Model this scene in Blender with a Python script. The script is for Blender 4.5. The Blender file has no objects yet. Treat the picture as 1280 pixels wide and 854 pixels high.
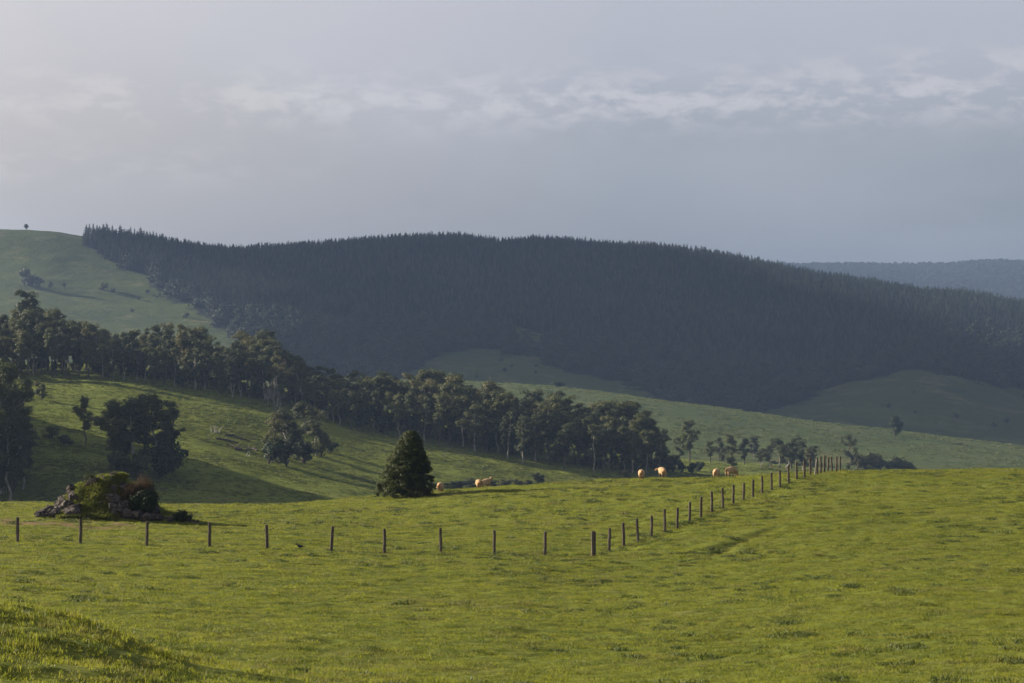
import bpy, bmesh, math, random
import numpy as np

random.seed(5)
rng = np.random.default_rng(11)
SC = bpy.context.scene
COL = SC.collection
F, CX, CY = 2489.0, 640.0, 427.0       # focal length in reference pixels and image centre
R = math.radians
SUN_EL, SUN_AZ = R(19), R(22)          # azimuth: degrees beyond straight left

# ---------------------------------------------------------------- numpy noise
def _hash(ix, iy, s):
    h = (ix.astype(np.int64) * 374761393 + iy.astype(np.int64) * 668265263 + s * 974634777) & 0xffffffff
    h = ((h ^ (h >> 13)) * 1274126177) & 0xffffffff
    return ((h ^ (h >> 16)) & 0xffff) / 65535.0
def vnoise(x, y, s=0):
    x = np.asarray(x, float); y = np.asarray(y, float)
    ix = np.floor(x); iy = np.floor(y); fx = x - ix; fy = y - iy
    fx = fx * fx * fx * (fx * (fx * 6 - 15) + 10); fy = fy * fy * fy * (fy * (fy * 6 - 15) + 10)
    a = _hash(ix, iy, s); b = _hash(ix + 1, iy, s); c = _hash(ix, iy + 1, s); d = _hash(ix + 1, iy + 1, s)
    return (a + (b - a) * fx) * (1 - fy) + (c + (d - c) * fx) * fy
def fbm(x, y, s=0, o=4):
    t = 0; a = 1; n = 0
    for k in range(o):
        t = t + a * (vnoise(x * 2 ** k, y * 2 ** k, s + 17 * k) - .5); n += a; a *= .5
    return t / n * 2

# ---------------------------------------------------------------- pchip
def pchip(xk, yk, x):
    """monotone cubic; xk (K,), yk (K,), x (N,)"""
    xk = np.asarray(xk, float); yk = np.asarray(yk, float)
    h = np.diff(xk); dl = np.diff(yk) / h
    m = np.zeros_like(yk)
    w1 = 2 * h[1:] + h[:-1]; w2 = h[1:] + 2 * h[:-1]
    with np.errstate(divide='ignore', invalid='ignore'):
        mm = (w1 + w2) / (w1 / dl[:-1] + w2 / dl[1:])
    m[1:-1] = np.where(dl[:-1] * dl[1:] > 0, np.nan_to_num(mm), 0)
    m[0], m[-1] = dl[0], dl[-1]
    i = np.clip(np.searchsorted(xk, x) - 1, 0, len(xk) - 2)
    t = np.clip((x - xk[i]) / h[i], 0, 1)
    return ((1 + 2 * t) * (1 - t) ** 2 * yk[i] + t * (1 - t) ** 2 * h[i] * m[i]
            + t * t * (3 - 2 * t) * yk[i + 1] + t * t * (t - 1) * h[i] * m[i + 1])

def w_of(d):                       # lateral scale: proportional to distance, never pinched near the camera
    d = np.asarray(d, float)
    return np.where(d > 25, d, 18 + 7 * np.clip(d / 25, 0, 1) ** 3)

class Sheet:
    """A stretch of land: a height table over bearing and distance, surveyed at a few bearings."""
    def __init__(self, cols, rows, extra=None):
        px = sorted(cols); K = len(cols[px[0]])
        D = np.zeros((len(px), K)); Z = np.zeros((len(px), K))
        for i, p in enumerate(px):
            for k, e in enumerate(cols[p]):
                if len(e) == 3: D[i, k], Z[i, k] = e[0], e[2]
                else: D[i, k], Z[i, k] = e[0], -(e[1] - CY) / F * e[0]
        self.px = np.arange(px[0], px[-1] + 1, 10.0)
        self.rows = rows
        Dk = np.stack([pchip(px, D[:, k], self.px) for k in range(K)], 1)
        Zk = np.stack([pchip(px, Z[:, k], self.px) for k in range(K)], 1)
        self.T = np.stack([pchip(Dk[i], Zk[i], rows) for i in range(len(self.px))])
        self.extra = extra
    def z(self, X, Y):
        X = np.asarray(X, float); Y = np.asarray(Y, float)
        p = CX + F * X / w_of(Y)
        u = np.clip((p - self.px[0]) / 10, 0, len(self.px) - 1.001)
        v = np.interp(Y, self.rows, np.arange(len(self.rows))); v = np.clip(v, 0, len(self.rows) - 1.001)
        i = u.astype(int); j = v.astype(int); a = u - i; b = v - j
        T = self.T
        z = (T[i, j] * (1 - a) + T[i + 1, j] * a) * (1 - b) + (T[i, j + 1] * (1 - a) + T[i + 1, j + 1] * a) * b
        if self.extra is not None: z = z + self.extra(X, Y)
        return z
    def at(self, px, d):
        x = (px - CX) / F * d
        return np.array([x, d, float(self.z(x, d))])
    def pick(self, px, py, d0, d1, n=600):
        """the place on the land seen at this pixel, searched between two distances"""
        d = np.linspace(d0, d1, n); x = (px - CX) / F * d
        y = CY - F * self.z(x, d) / d
        k = int(np.argmin(abs(y - py)))
        return np.array([x[k], d[k], float(self.z(x[k], d[k]))])
    def crest(self, px, d0, d1, n=300):
        d = np.linspace(d0, d1, n); x = (px - CX) / F * d; z = self.z(x, d)
        k = int(np.argmax(z / d)); return np.array([x[k], d[k], float(z[k])])

def new_mesh(name, verts, faces, mat=None, smooth=False):
    me = bpy.data.meshes.new(name)
    verts = np.asarray(verts, np.float32); faces = np.asarray(faces, np.int32)
    nf, k = faces.shape
    me.vertices.add(len(verts)); me.vertices.foreach_set('co', verts.ravel())
    me.loops.add(nf * k); me.loops.foreach_set('vertex_index', faces.ravel())
    me.polygons.add(nf); me.polygons.foreach_set('loop_start', np.arange(0, nf * k, k, dtype=np.int32))
    me.update(calc_edges=True)
    if smooth: me.polygons.foreach_set('use_smooth', np.ones(nf, bool))
    if mat: me.materials.append(mat)
    return me
def link(name, me, parent=None, loc=(0, 0, 0), rot=(0, 0, 0), scale=(1, 1, 1)):
    o = bpy.data.objects.new(name, me); COL.objects.link(o)
    o.location = loc; o.rotation_euler = rot; o.scale = scale
    if parent: o.parent = parent
    return o
def tag(o, label=None, cat=None, group=None, kind=None):
    if label: o['label'] = label
    if cat: o['category'] = cat
    if group: o['group'] = group
    if kind: o['kind'] = kind
    return o
def copy_tree(o, parent=None):
    c = o.copy(); COL.objects.link(c); c.parent = parent
    for ch in KIDS.get(o.name, []):
        cc = ch.copy(); COL.objects.link(cc); cc.parent = c
    return c
KIDS = {}

def grid_obj(name, sheet, pxs, rows, mat, attrs=None):
    P_, D_ = np.meshgrid(pxs, rows, indexing='ij')
    X = (P_ - CX) / F * w_of(D_); Y = D_
    Z = sheet.z(X, Y)
    n, m = X.shape
    V = np.stack([X, Y, Z], -1).reshape(-1, 3)
    idx = np.arange(n * m).reshape(n, m)
    Q = np.stack([idx[:-1, :-1], idx[1:, :-1], idx[1:, 1:], idx[:-1, 1:]], -1).reshape(-1, 4)
    me = new_mesh(name, V, Q, mat, True)
    if attrs:
        for k, f in attrs.items():
            a = me.attributes.new(k, 'FLOAT', 'POINT'); a.data.foreach_set('value', np.asarray(f(X, Y, Z), np.float32).ravel())
    o = link(name, me); tag(o, kind='structure'); return o

# ---------------------------------------------------------------- materials
def mat_new(name):
    m = bpy.data.materials.new(name); m.use_nodes = True
    nt = m.node_tree; nt.nodes.clear(); return m, nt
def N(nt, t, **kw):
    n = nt.nodes.new(t)
    for k, v in kw.items():
        if k.startswith('i_'):
            n.inputs[k[2:].replace('_', ' ')].default_value = v
        else: setattr(n, k, v)
    return n
def ramp(nt, fac, stops, interp='LINEAR'):
    n = nt.nodes.new('ShaderNodeValToRGB'); n.color_ramp.interpolation = interp
    e = n.color_ramp.elements
    while len(e) < len(stops): e.new(.5)
    for i, (p, c) in enumerate(stops): e[i].position = p; e[i].color = (*c, 1)
    nt.links.new(fac, n.inputs[0]); return n.outputs[0]
def noise(nt, vec, scale, detail=4, rough=.55, dist=0):
    n = nt.nodes.new('ShaderNodeTexNoise'); n.inputs['Scale'].default_value = scale
    n.inputs['Detail'].default_value = detail; n.inputs['Roughness'].default_value = rough; n.inputs['Distortion'].default_value = dist
    if vec is not None: nt.links.new(vec, n.inputs['Vector'])
    return n.outputs['Fac']
def mixc(nt, f, a, b, blend='MIX'):
    n = nt.nodes.new('ShaderNodeMix'); n.data_type = 'RGBA'; n.blend_type = blend
    for sock, v in ((n.inputs[0], f), (n.inputs[6], a), (n.inputs[7], b)):
        if hasattr(v, 'links'): nt.links.new(v, sock)
        elif isinstance(v, tuple): sock.default_value = (*v, 1) if len(v) == 3 else v
        else: sock.default_value = v
    return n.outputs[2]
def math_(nt, op, a, b=0.0, clamp=False):
    n = nt.nodes.new('ShaderNodeMath'); n.operation = op; n.use_clamp = clamp
    for i, v in enumerate((a, b)):
        if hasattr(v, 'links'): nt.links.new(v, n.inputs[i])
        else: n.inputs[i].default_value = v
    return n.outputs[0]
def finish(nt, col, rough=.85, spec=.15, bump=None, bstr=.5, bdist=.1, trans=0.0, tcol=None):
    p = nt.nodes.new('ShaderNodeBsdfPrincipled')
    if hasattr(col, 'links'): nt.links.new(col, p.inputs['Base Color'])
    else: p.inputs['Base Color'].default_value = (*col, 1)
    p.inputs['Roughness'].default_value = rough; p.inputs['Specular IOR Level'].default_value = spec
    if bump is not None:
        b = nt.nodes.new('ShaderNodeBump'); b.inputs['Strength'].default_value = bstr; b.inputs['Distance'].default_value = bdist
        nt.links.new(bump, b.inputs['Height']); nt.links.new(b.outputs[0], p.inputs['Normal'])
    out = nt.nodes.new('ShaderNodeOutputMaterial'); sh = p.outputs[0]
    if trans > 0:
        t = nt.nodes.new('ShaderNodeBsdfTranslucent')
        c = tcol if tcol is not None else col
        if hasattr(c, 'links'): nt.links.new(c, t.inputs[0])
        else: t.inputs[0].default_value = (*c, 1)
        mx = nt.nodes.new('ShaderNodeMixShader'); mx.inputs[0].default_value = trans
        nt.links.new(sh, mx.inputs[1]); nt.links.new(t.outputs[0], mx.inputs[2]); sh = mx.outputs[0]
    nt.links.new(sh, out.inputs[0])
def leaf_mat(name, cols, trans=.3, scale=.35, obj_rand=True):
    """foliage: colour changes from tree to tree (object random) and from spray to spray (noise)"""
    m, nt = mat_new(name)
    tc = N(nt, 'ShaderNodeTexCoord'); oi = N(nt, 'ShaderNodeObjectInfo')
    n = noise(nt, tc.outputs['Object'], scale, 3, .6)
    r = math_(nt, 'MULTIPLY', oi.outputs['Random'], .7)
    f = math_(nt, 'ADD', r, math_(nt, 'MULTIPLY', math_(nt, 'SUBTRACT', n, .5), 1.3), )
    f = math_(nt, 'ADD', f, .15, True)
    k = len(cols)
    c = ramp(nt, f, [(i / (k - 1), cc) for i, cc in enumerate(cols)])
    finish(nt, c, .65, .2, trans=trans); return m
def bark_mat(name, a, b, sc=6):
    m, nt = mat_new(name); tc = N(nt, 'ShaderNodeTexCoord')
    mp = N(nt, 'ShaderNodeMapping'); mp.inputs['Scale'].default_value = (1, 1, .25); nt.links.new(tc.outputs['Object'], mp.inputs[0])
    n = noise(nt, mp.outputs[0], sc, 5, .65)
    finish(nt, ramp(nt, n, [(.35, a), (.65, b)]), .9, .1, n, .6, .05); return m

def grass_ground(name, scale_big, cols, dry, bump_s, bump_d, forest=False, bare=False):
    m, nt = mat_new(name)
    g = N(nt, 'ShaderNodeNewGeometry'); pos = g.outputs['Position']
    a = noise(nt, pos, scale_big, 6, .62, .3)
    b = noise(nt, pos, scale_big * 9, 6, .7)
    mp = N(nt, 'ShaderNodeMapping'); mp.inputs['Scale'].default_value = (1, 1.6, 1); nt.links.new(pos, mp.inputs[0])
    c_ = noise(nt, mp.outputs[0], scale_big * 40, 5, .7)
    f = math_(nt, 'ADD', math_(nt, 'MULTIPLY', a, .45), math_(nt, 'ADD', math_(nt, 'MULTIPLY', b, .35), math_(nt, 'MULTIPLY', c_, .2)))
    k = len(cols)
    c = ramp(nt, f, [(.33 + .34 * i / (k - 1), cc) for i, cc in enumerate(cols)])
    d = noise(nt, pos, scale_big * 2.3, 5, .65, .4)
    c = mixc(nt, ramp(nt, d, [(.55, (0, 0, 0)), (.72, (1, 1, 1))]), c, dry)
    if bare:
        at = N(nt, 'ShaderNodeAttribute', attribute_name='bare')
        bn = math_(nt, 'MULTIPLY', at.outputs['Fac'], ramp(nt, b, [(.35, (.4, .4, .4)), (.55, (1, 1, 1))]))
        c = mixc(nt, bn, c, (.17, .105, .06))
    if forest:
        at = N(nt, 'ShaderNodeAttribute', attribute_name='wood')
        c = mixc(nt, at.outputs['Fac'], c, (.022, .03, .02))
    h = math_(nt, 'ADD', b, math_(nt, 'MULTIPLY', c_, .4))
    finish(nt, c, .95, .05, h, bump_s, bump_d); return m

# ================================================================ WORLD, SUN, AIR
w = bpy.data.worlds.new('World'); SC.world = w; w.use_nodes = True
nt = w.node_tree; nt.nodes.clear()
sky = N(nt, 'ShaderNodeTexSky'); sky.sky_type = 'NISHITA'; sky.sun_disc = False
sky.sun_elevation = SUN_EL; sky.sun_rotation = R(270) + SUN_AZ; sky.altitude = 200; sky.dust_density = 2.0; sky.air_density = 1.0
tc = N(nt, 'ShaderNodeTexCoord'); vec = tc.outputs['Generated']
sp = N(nt, 'ShaderNodeSeparateXYZ'); nt.links.new(vec, sp.inputs[0])
X_, Y_, Z_ = sp.outputs
# thin high cloud veil: colour by height above the horizon, a little brighter towards the sun
veil = ramp(nt, Z_, [(0.0, (.35, .38, .41)), (.06, (.335, .362, .397)), (.10, (.385, .408, .45)), (.14, (.52, .53, .60)), (.19, (.59, .59, .655)), (.30, (.26, .31, .42)), (.5, (.11, .16, .29))])
tosun = math_(nt, 'MULTIPLY', math_(nt, 'ADD', math_(nt, 'MULTIPLY', X_, -1.0), .06), 2.9, True)
veil = mixc(nt, tosun, veil, (.80, .745, .73))
# cumulus band low over the hills
mp = N(nt, 'ShaderNodeMapping'); mp.inputs['Scale'].default_value = (1, .3, 2.6); nt.links.new(vec, mp.inputs[0])
zt = math_(nt, 'SUBTRACT', Z_, math_(nt, 'MULTIPLY', X_, .004))            # the band climbs gently to the right
n1 = noise(nt, mp.outputs[0], 46, 12, .62, .25)
n2 = noise(nt, mp.outputs[0], 5, 6, .55, .2)
def bump_fn(x, c, wdt):
    t = math_(nt, 'DIVIDE', math_(nt, 'SUBTRACT', x, c), wdt)
    return math_(nt, 'POWER', 2.718, math_(nt, 'MULTIPLY', math_(nt, 'MULTIPLY', t, t), -1.0))
band = bump_fn(zt, .120, .0135)
band2 = math_(nt, 'MULTIPLY', bump_fn(Z_, .086, .010), math_(nt, 'MULTIPLY', math_(nt, 'SUBTRACT', -.06, X_), 6.0, True))
band3 = math_(nt, 'MULTIPLY', bump_fn(Z_, .136, .008), math_(nt, 'MULTIPLY', math_(nt, 'SUBTRACT', X_, .10), 9.0, True))
bb = math_(nt, 'ADD', band, math_(nt, 'ADD', math_(nt, 'MULTIPLY', band2, .8), math_(nt, 'MULTIPLY', band3, .4)))
cl = math_(nt, 'MULTIPLY', bb, ramp(nt, n1, [(.45, (0, 0, 0)), (.60, (1, 1, 1))]))
cl = math_(nt, 'MULTIPLY', cl, .7)
puff = mixc(nt, tosun, (.80, .77, .78), (.92, .86, .82))
c1 = mixc(nt, cl, veil, puff)
# soft grey streaks under and over the band
str_ = ramp(nt, n2, [(.40, (0, 0, 0)), (.68, (1, 1, 1))])
c1 = mixc(nt, math_(nt, 'MULTIPLY', str_, .34), c1, (.62, .61, .66))
bgs = N(nt, 'ShaderNodeBackground'); nt.links.new(sky.outputs[0], bgs.inputs[0]); bgs.inputs[1].default_value = .028
bgc = N(nt, 'ShaderNodeBackground'); nt.links.new(c1, bgc.inputs[0]); bgc.inputs[1].default_value = .385
mxw = N(nt, 'ShaderNodeMixShader'); mxw.inputs[0].default_value = .82
nt.links.new(bgs.outputs[0], mxw.inputs[1]); nt.links.new(bgc.outputs[0], mxw.inputs[2])
ow = N(nt, 'ShaderNodeOutputWorld'); nt.links.new(mxw.outputs[0], ow.inputs[0])

sd = np.array([-math.cos(SUN_AZ) * math.cos(SUN_EL), math.sin(SUN_AZ) * math.cos(SUN_EL), math.sin(SUN_EL)])
L = bpy.data.lights.new('sun', 'SUN'); L.energy = 5.0; L.angle = R(.6); L.color = (1, .90, .73)
lo = bpy.data.objects.new('sun', L); COL.objects.link(lo)
from mathutils import Vector
lo.rotation_euler = Vector(sd).to_track_quat('Z', 'Y').to_euler(); lo.location = Vector(sd) * 200

cam = bpy.data.cameras.new('camera'); cam.lens = 70; cam.sensor_width = 36; cam.clip_end = 30000; cam.clip_start = .1
co = bpy.data.objects.new('camera', cam); COL.objects.link(co); co.rotation_euler = (R(90), 0, 0)
SC.camera = co

# ================================================================ LAND
# each entry is (distance, y seen) or (distance, None, height)
def A(z18, z38, z60, y95, y115, mid, cr):
    zc = -(cr[1] - CY) / F * cr[0]
    return [(-60, None, -1.2), (0, None, -1.75), (18, None, z18), (38, None, z38), (60, None, z60), (95, y95), (115, y115), mid, cr,
            (cr[0] + 26, None, zc * (1 + 26 / cr[0]) - 2.0), (275, None, -33), (345, None, -50), (430, None, -66)]
colsA = {
 -2600: A(-2.6, -4.6, -6.2, 660, 635, (124, 626), (136, 620)),
 -900: A(-3.0, -5.3, -7.0, 664, 640, (124, 632), (136, 626)),
 0:   A(-3.6, -5.9, -7.6, 676, 647, (124, 638), (137, 629)),
 130: A(-3.6, -6.0, -7.7, 680, 650, (124, 641), (138, 631)),
 250: A(-3.7, -6.2, -7.9, 683, 655, (126, 645), (142, 633)),
 370: A(-3.7, -6.3, -8.05, 687, 659, (132, 644), (152, 629.5)),
 500: A(-3.8, -6.4, -8.2, 691, 662, (138, 640), (163, 619)),
 620: A(-3.8, -6.45, -8.3, 692, 660, (140, 628), (168, 609)),
 742: A(-3.8, -6.5, -8.4, 698, 657, (140, 622), (168, 602)),
 885: A(-3.8, -6.4, -8.3, 692, 642.5, (139, 612), (164, 598)),
 960: A(-3.7, -6.35, -8.2, 688, 638, (138, 604), (160, 595.5)),
 1006: A(-3.7, -6.3, -8.1, 685, 634, (138, 597.5), (157, 593)),
 1060: A(-3.7, -6.3, -8.0, 683, 632, (138, 598), (156, 590.5)),
 1150: A(-3.6, -6.25, -7.9, 681, 632, (136, 599), (154, 588.5)),
 1280: A(-3.6, -6.2, -7.85, 680, 632, (135, 600), (153, 588)),
 2100: A(-3.2, -5.6, -7.3, 672, 626, (135, 596), (153, 584)),
 3900: A(-2.6, -4.6, -6.2, 660, 620, (135, 590), (153, 580)),
}
RUT = np.array([[14.0, 116.0], [10.5, 104.], [7.2, 97.0]])      # worn track beside the fence
def dist_poly(X, Y, P):
    best = np.full(np.shape(X), 1e9)
    for (ax, ay), (bx, by) in zip(P[:-1], P[1:]):
        t = np.clip(((X - ax) * (bx - ax) + (Y - ay) * (by - ay)) / ((bx - ax) ** 2 + (by - ay) ** 2), 0, 1)
        best = np.minimum(best, np.hypot(X - ax - t * (bx - ax), Y - ay - t * (by - ay)))
    return best
def extraA(X, Y):
    z = .11 * fbm(X / 1.7, Y / .8, 3, 5) + .035 * fbm(X / .55, Y / .4, 29, 2) + .16 * fbm(X / 11, Y / 8, 9, 3) * np.clip((Y - 20) / 30, 0, 1)
    # grassy bank in the near left corner
    z = z + (1.3 + .22 * fbm(X / 1.3, Y / 1.6, 57, 3)) * np.exp(-(((X + 9.6) / 4.5) ** 2 + ((Y - 30) / 5.0) ** 2))
    # earth heap under the rocks
    kx = X + 23.9; z = z + (2.35 + .5 * fbm(X / .8, Y / .8, 13, 3)) * np.exp(-((kx / np.where(kx < 0, 2.5, 2.9)) ** 2 + ((Y - 118.0) / 1.7) ** 2) ** 1.2)
    d = dist_poly(X, Y, RUT_W); z = z - .12 * np.exp(-(d / .4) ** 2) * (.6 + .8 * vnoise(X / .9, Y / .9, 4)) + .07 * np.exp(-((d - .9) / .5) ** 2); d = dist_poly(X, Y, RUT_2); z = z - .09 * np.exp(-(d / .5) ** 2) * (.3 + 1.2 * vnoise(X / 1.1, Y / 1.1, 6))
    return z
RUT_W = np.array([[9.2, 93.], [10.7, 97.5], [12.0, 101.], [13.9, 105]]); RUT_2 = np.array([[5.3, 98.5], [7.2, 103.], [9.4, 109.5], [13.5, 119.]])
rowsA = np.concatenate([np.linspace(-60, 20, 30), np.linspace(21, 240, 500), np.linspace(243, 430, 60)])
SA = Sheet(colsA, rowsA, extraA)

colsB = {
 -1300: [(300, None, -60), (350, None, -34), (430, 570), (530, 505), (640, 455), (740, None, -4), (850, None, -10), (1050, None, -60)],
 0:    [(300, None, -62), (350, None, -37), (430, 603), (530, 530), (640, 470), (740, None, -7.5), (850, None, -14), (1050, None, -60)],
 130:  [(300, None, -63), (350, None, -39), (430, 614), (530, 540), (640, 475), (740, None, -8.5), (850, None, -16), (1050, None, -62)],
 250:  [(300, None, -64), (350, None, -41), (430, 630), (530, 558), (640, 490), (740, None, -12.5), (850, None, -22), (1050, None, -66)],
 330:  [(300, None, -64), (350, None, -42), (430, 642), (530, 577), (640, 505), (740, None, -16.5), (850, None, -26), (1050, None, -68)],
 450:  [(300, None, -65), (350, None, -46), (430, None, -41), (530, 601), (635, 537), (740, None, -24), (850, None, -34), (1050, None, -72)],
 560:  [(300, None, -66), (350, None, -52), (430, None, -46), (530, 622), (625, 558), (740, None, -29), (850, None, -40), (1050, None, -76)],
 700:  [(300, None, -68), (350, None, -58), (430, None, -50), (530, None, -46.5), (620, 581), (740, None, -36), (850, None, -46), (1050, None, -80)],
 850:  [(300, None, -70), (350, None, -60), (430, None, -55), (530, None, -50), (620, 598), (740, 580), (850, None, -50.5), (1050, None, -82)],
 950:  [(300, None, -72), (350, None, -62), (430, None, -58), (530, None, -54), (620, 606), (740, 590), (850, 581), (1050, None, -80)],
 1280: [(300, None, -74), (350, None, -66), (430, None, -62), (530, None, -60), (620, None, -58), (740, 610), (850, 600), (1050, None, -84)],
 2600: [(300, None, -74), (350, None, -66), (430, None, -62), (530, None, -60), (620, None, -58), (740, 610), (850, 600), (1050, None, -84)],
}
def extraB(X, Y): return 62 * np.exp(-((X + 208) / 42) ** 2 - ((Y - 500) / np.where(Y < 500, 110., 62.)) ** 2) + 1.2 * fbm(X / 38, Y / 30, 21, 4) + .25 * fbm(X / 7, Y / 7, 5, 3)  # first term: unseen rise added left of the view to shade the valley foot
SB = Sheet(colsB, np.linspace(300, 1050, 260), extraB)
colsC = {
 -1300: [(700, None, -90), (850, None, -60), (1200, 460), (1400, None, -45), (1700, None, -110)],
 300: [(700, None, -90), (850, None, -60), (1200, 470), (1400, None, -48), (1700, None, -110)],
 640: [(700, None, -90), (850, None, -60), (1200, 479), (1390, None, -52), (1700, None, -112)],
 800: [(700, None, -92), (850, 592), (1150, 497), (1340, None, -58), (1650, None, -112)],
 1000: [(700, None, -92), (850, 594), (1100, 525), (1290, None, -68), (1600, None, -114)],
 1130: [(700, None, -92), (850, 597), (1080, 541), (1270, None, -72), (1600, None, -114)],
 1280: [(700, None, -92), (850, 601), (1050, 560), (1240, None, -78), (1600, None, -114)],
 1700: [(700, None, -94), (850, 612), (1000, 592), (1200, None, -90), (1600, None, -116)],
 3000: [(700, None, -96), (850, 620), (1000, 605), (1200, None, -95), (1600, None, -118)],
}
def extraC(X, Y): return .7 * fbm(X / 45, Y / 60, 31, 4) + .2 * fbm(X / 8, Y / 8, 35, 3)
SCc = Sheet(colsC, np.linspace(700, 1700, 220), extraC)
def Dd(a, b, c, s, zend=40):
    s = (s[0], s[1] - 4); return [(1250, None, -105), a, b, c, s, (s[0] + 260, None, -(s[1] - CY) / F * s[0] - 22), (3300, None, zend)]
colsD = {
 -1300: Dd((1500, 450), (1750, 395), (2000, 335), (2250, 300)),
 -300: Dd((1500, 446), (1750, 392), (2000, 332), (2200, 289)),
 0:   Dd((1500, 447), (1750, 395), (2000, 338), (2200, 291)),
 60:  Dd((1500, 449), (1750, 399), (2000, 342), (2200, 293.5)),
 110: Dd((1500, 451), (1750, 403), (2000, 348), (2200, 301)),
 160: Dd((1500, 453), (1750, 407), (2000, 354), (2200, 307)),
 200: Dd((1500, 455), (1750, 410), (2000, 357), (2200, 312)),
 240: Dd((1500, 457), (1750, 412), (2000, 360), (2220, 320)),
 290: Dd((1500, 460), (1750, 415), (2000, 363), (2250, 325)),
 350: Dd((1500, 464), (1750, 418), (2000, 365), (2260, 322)),
 420: Dd((1500, 467), (1750, 419), (2000, 363), (2280, 317)),
 500: Dd((1500, 471), (1750, 420), (2000, 361), (2300, 311)),
 570: Dd((1500, 475), (1750, 420), (2000, 361), (2300, 309)),
 620: Dd((1500, 479), (1750, 421), (2000, 364), (2300, 315)),
 680: Dd((1500, 485), (1750, 424), (2000, 366), (2300, 312.5)),
 750: Dd((1500, 493), (1750, 429), (2000, 371), (2300, 318)),
 830: Dd((1500, 503), (1750, 437), (2000, 378), (2280, 322)),
 880: Dd((1500, 511), (1720, 446), (2000, 383), (2260, 328)),
 950: Dd((1480, 520), (1680, 466), (1980, 395), (2240, 341)),
 1000: Dd((1470, 520), (1660, 480), (1950, 404), (2220, 352)),
 1100: Dd((1450, 530), (1650, 468), (1900, 425), (2180, 367)),
 1160: Dd((1450, 536), (1650, 465), (1900, 430), (2160, 377)),
 1200: Dd((1450, 540), (1650, 468), (1900, 433), (2150, 379)),
 1280: Dd((1450, 548), (1640, 490), (1880, 445), (2120, 392)),
 1500: Dd((1450, 552), (1640, 500), (1880, 455), (2120, 404)),
 2900: Dd((1450, 552), (1640, 500), (1880, 455), (2120, 396)),
}
def extraD(X, Y):
    px = CX + F * X / Y
    return 2.4 * fbm(X / 70, Y / 80, 41, 4) * np.clip((2150 - Y) / 120, .15, 1) + .5 * fbm(X / 14, Y / 14, 45, 3)
SD = Sheet(colsD, np.linspace(1250, 3300, 300), extraD)
colsE = {-2000: [(3600, None, -60), (4300, 400), (5200, 355), (6000, 333), (6600, None, 150)],
 900: [(3600, None, -60), (4300, 400), (5200, 355), (6000, 334), (6600, None, 150)],
 1180: [(3600, None, -60), (4300, 400), (5200, 355), (6000, 334), (6600, None, 150)],
 1215: [(3600, None, -60), (4300, 400), (5200, 352), (6000, 331), (6600, None, 150)],
 1500: [(3600, None, -60), (4300, 400), (5200, 352), (6000, 331), (6600, None, 150)],
 2700: [(3600, None, -60), (4300, 400), (5200, 360), (6000, 345), (6600, None, 150)]}
SE = Sheet(colsE, np.linspace(3600, 6600, 80), lambda X, Y: 8 * fbm(X / 260, Y / 300, 51, 4))

def inpoly(px, py, poly):
    px = np.asarray(px, float); py = np.asarray(py, float); r = np.zeros(px.shape, bool); n = len(poly)
    for i in range(n):
        x1, y1 = poly[i]; x2, y2 = poly[(i + 1) % n]
        if y1 == y2: continue
        c = ((y1 > py) != (y2 > py)) & (px < (x2 - x1) * (py - y1) / (y2 - y1) + x1); r ^= c
    return r
DOME = [(-4000, 0), (104, 0), (112, 309), (140, 327), (165, 340), (200, 361), (235, 382), (262, 402), (285, 420), (298, 440), (330, 520), (-4000, 900)]
CLEAR1 = [(540, 447), (575, 438), (625, 437), (668, 446), (700, 462), (740, 474), (800, 484), (860, 500), (800, 520), (500, 520), (510, 470)]
CLEAR2 = [(636, 412), (664, 410), (684, 424), (690, 440), (662, 442), (640, 430)]
PATCH = [(950, 519), (1000, 503), (1050, 484), (1100, 470), (1150, 466), (1190, 467), (1240, 478), (1290, 493), (1400, 520), (4000, 540), (4000, 900), (900, 900)]
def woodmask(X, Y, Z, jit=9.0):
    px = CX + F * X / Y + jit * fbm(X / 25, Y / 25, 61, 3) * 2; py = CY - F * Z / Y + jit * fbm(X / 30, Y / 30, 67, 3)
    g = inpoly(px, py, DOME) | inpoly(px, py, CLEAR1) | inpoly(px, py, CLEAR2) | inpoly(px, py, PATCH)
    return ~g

def bareA(X, Y, Z):
    px = CX + F * X / w_of(Y)
    m = np.exp(-(((X + 28) / 6.5) ** 2 + ((Y - 111) / 2.6) ** 2)) * 1.7
    m = m + .6 * np.exp(-(((X + 21) / 3.) ** 2 + ((Y - 109) / 1.) ** 2)) + .35 * np.exp(-(((X + 20) / 4.) ** 2 + ((Y - 99) / 1.6) ** 2))
    m = m + .8 * np.exp(-(((X + 4.9) / 1.6) ** 2 + ((Y - 158) / 3.) ** 2)) + .5 * np.exp(-(((X - 8) / 3.) ** 2 + ((Y - 158) / 3.) ** 2))
    m = m * np.clip(2.6 * vnoise(X / 1.8, Y / .5, 77) - .75, 0, 1.3)
    d = dist_poly(X, Y, RUT_W); m = m + .5 * np.exp(-(d / .25) ** 2) * vnoise(X / .6, Y / .6, 15)
    return np.clip(m, 0, 1)

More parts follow.
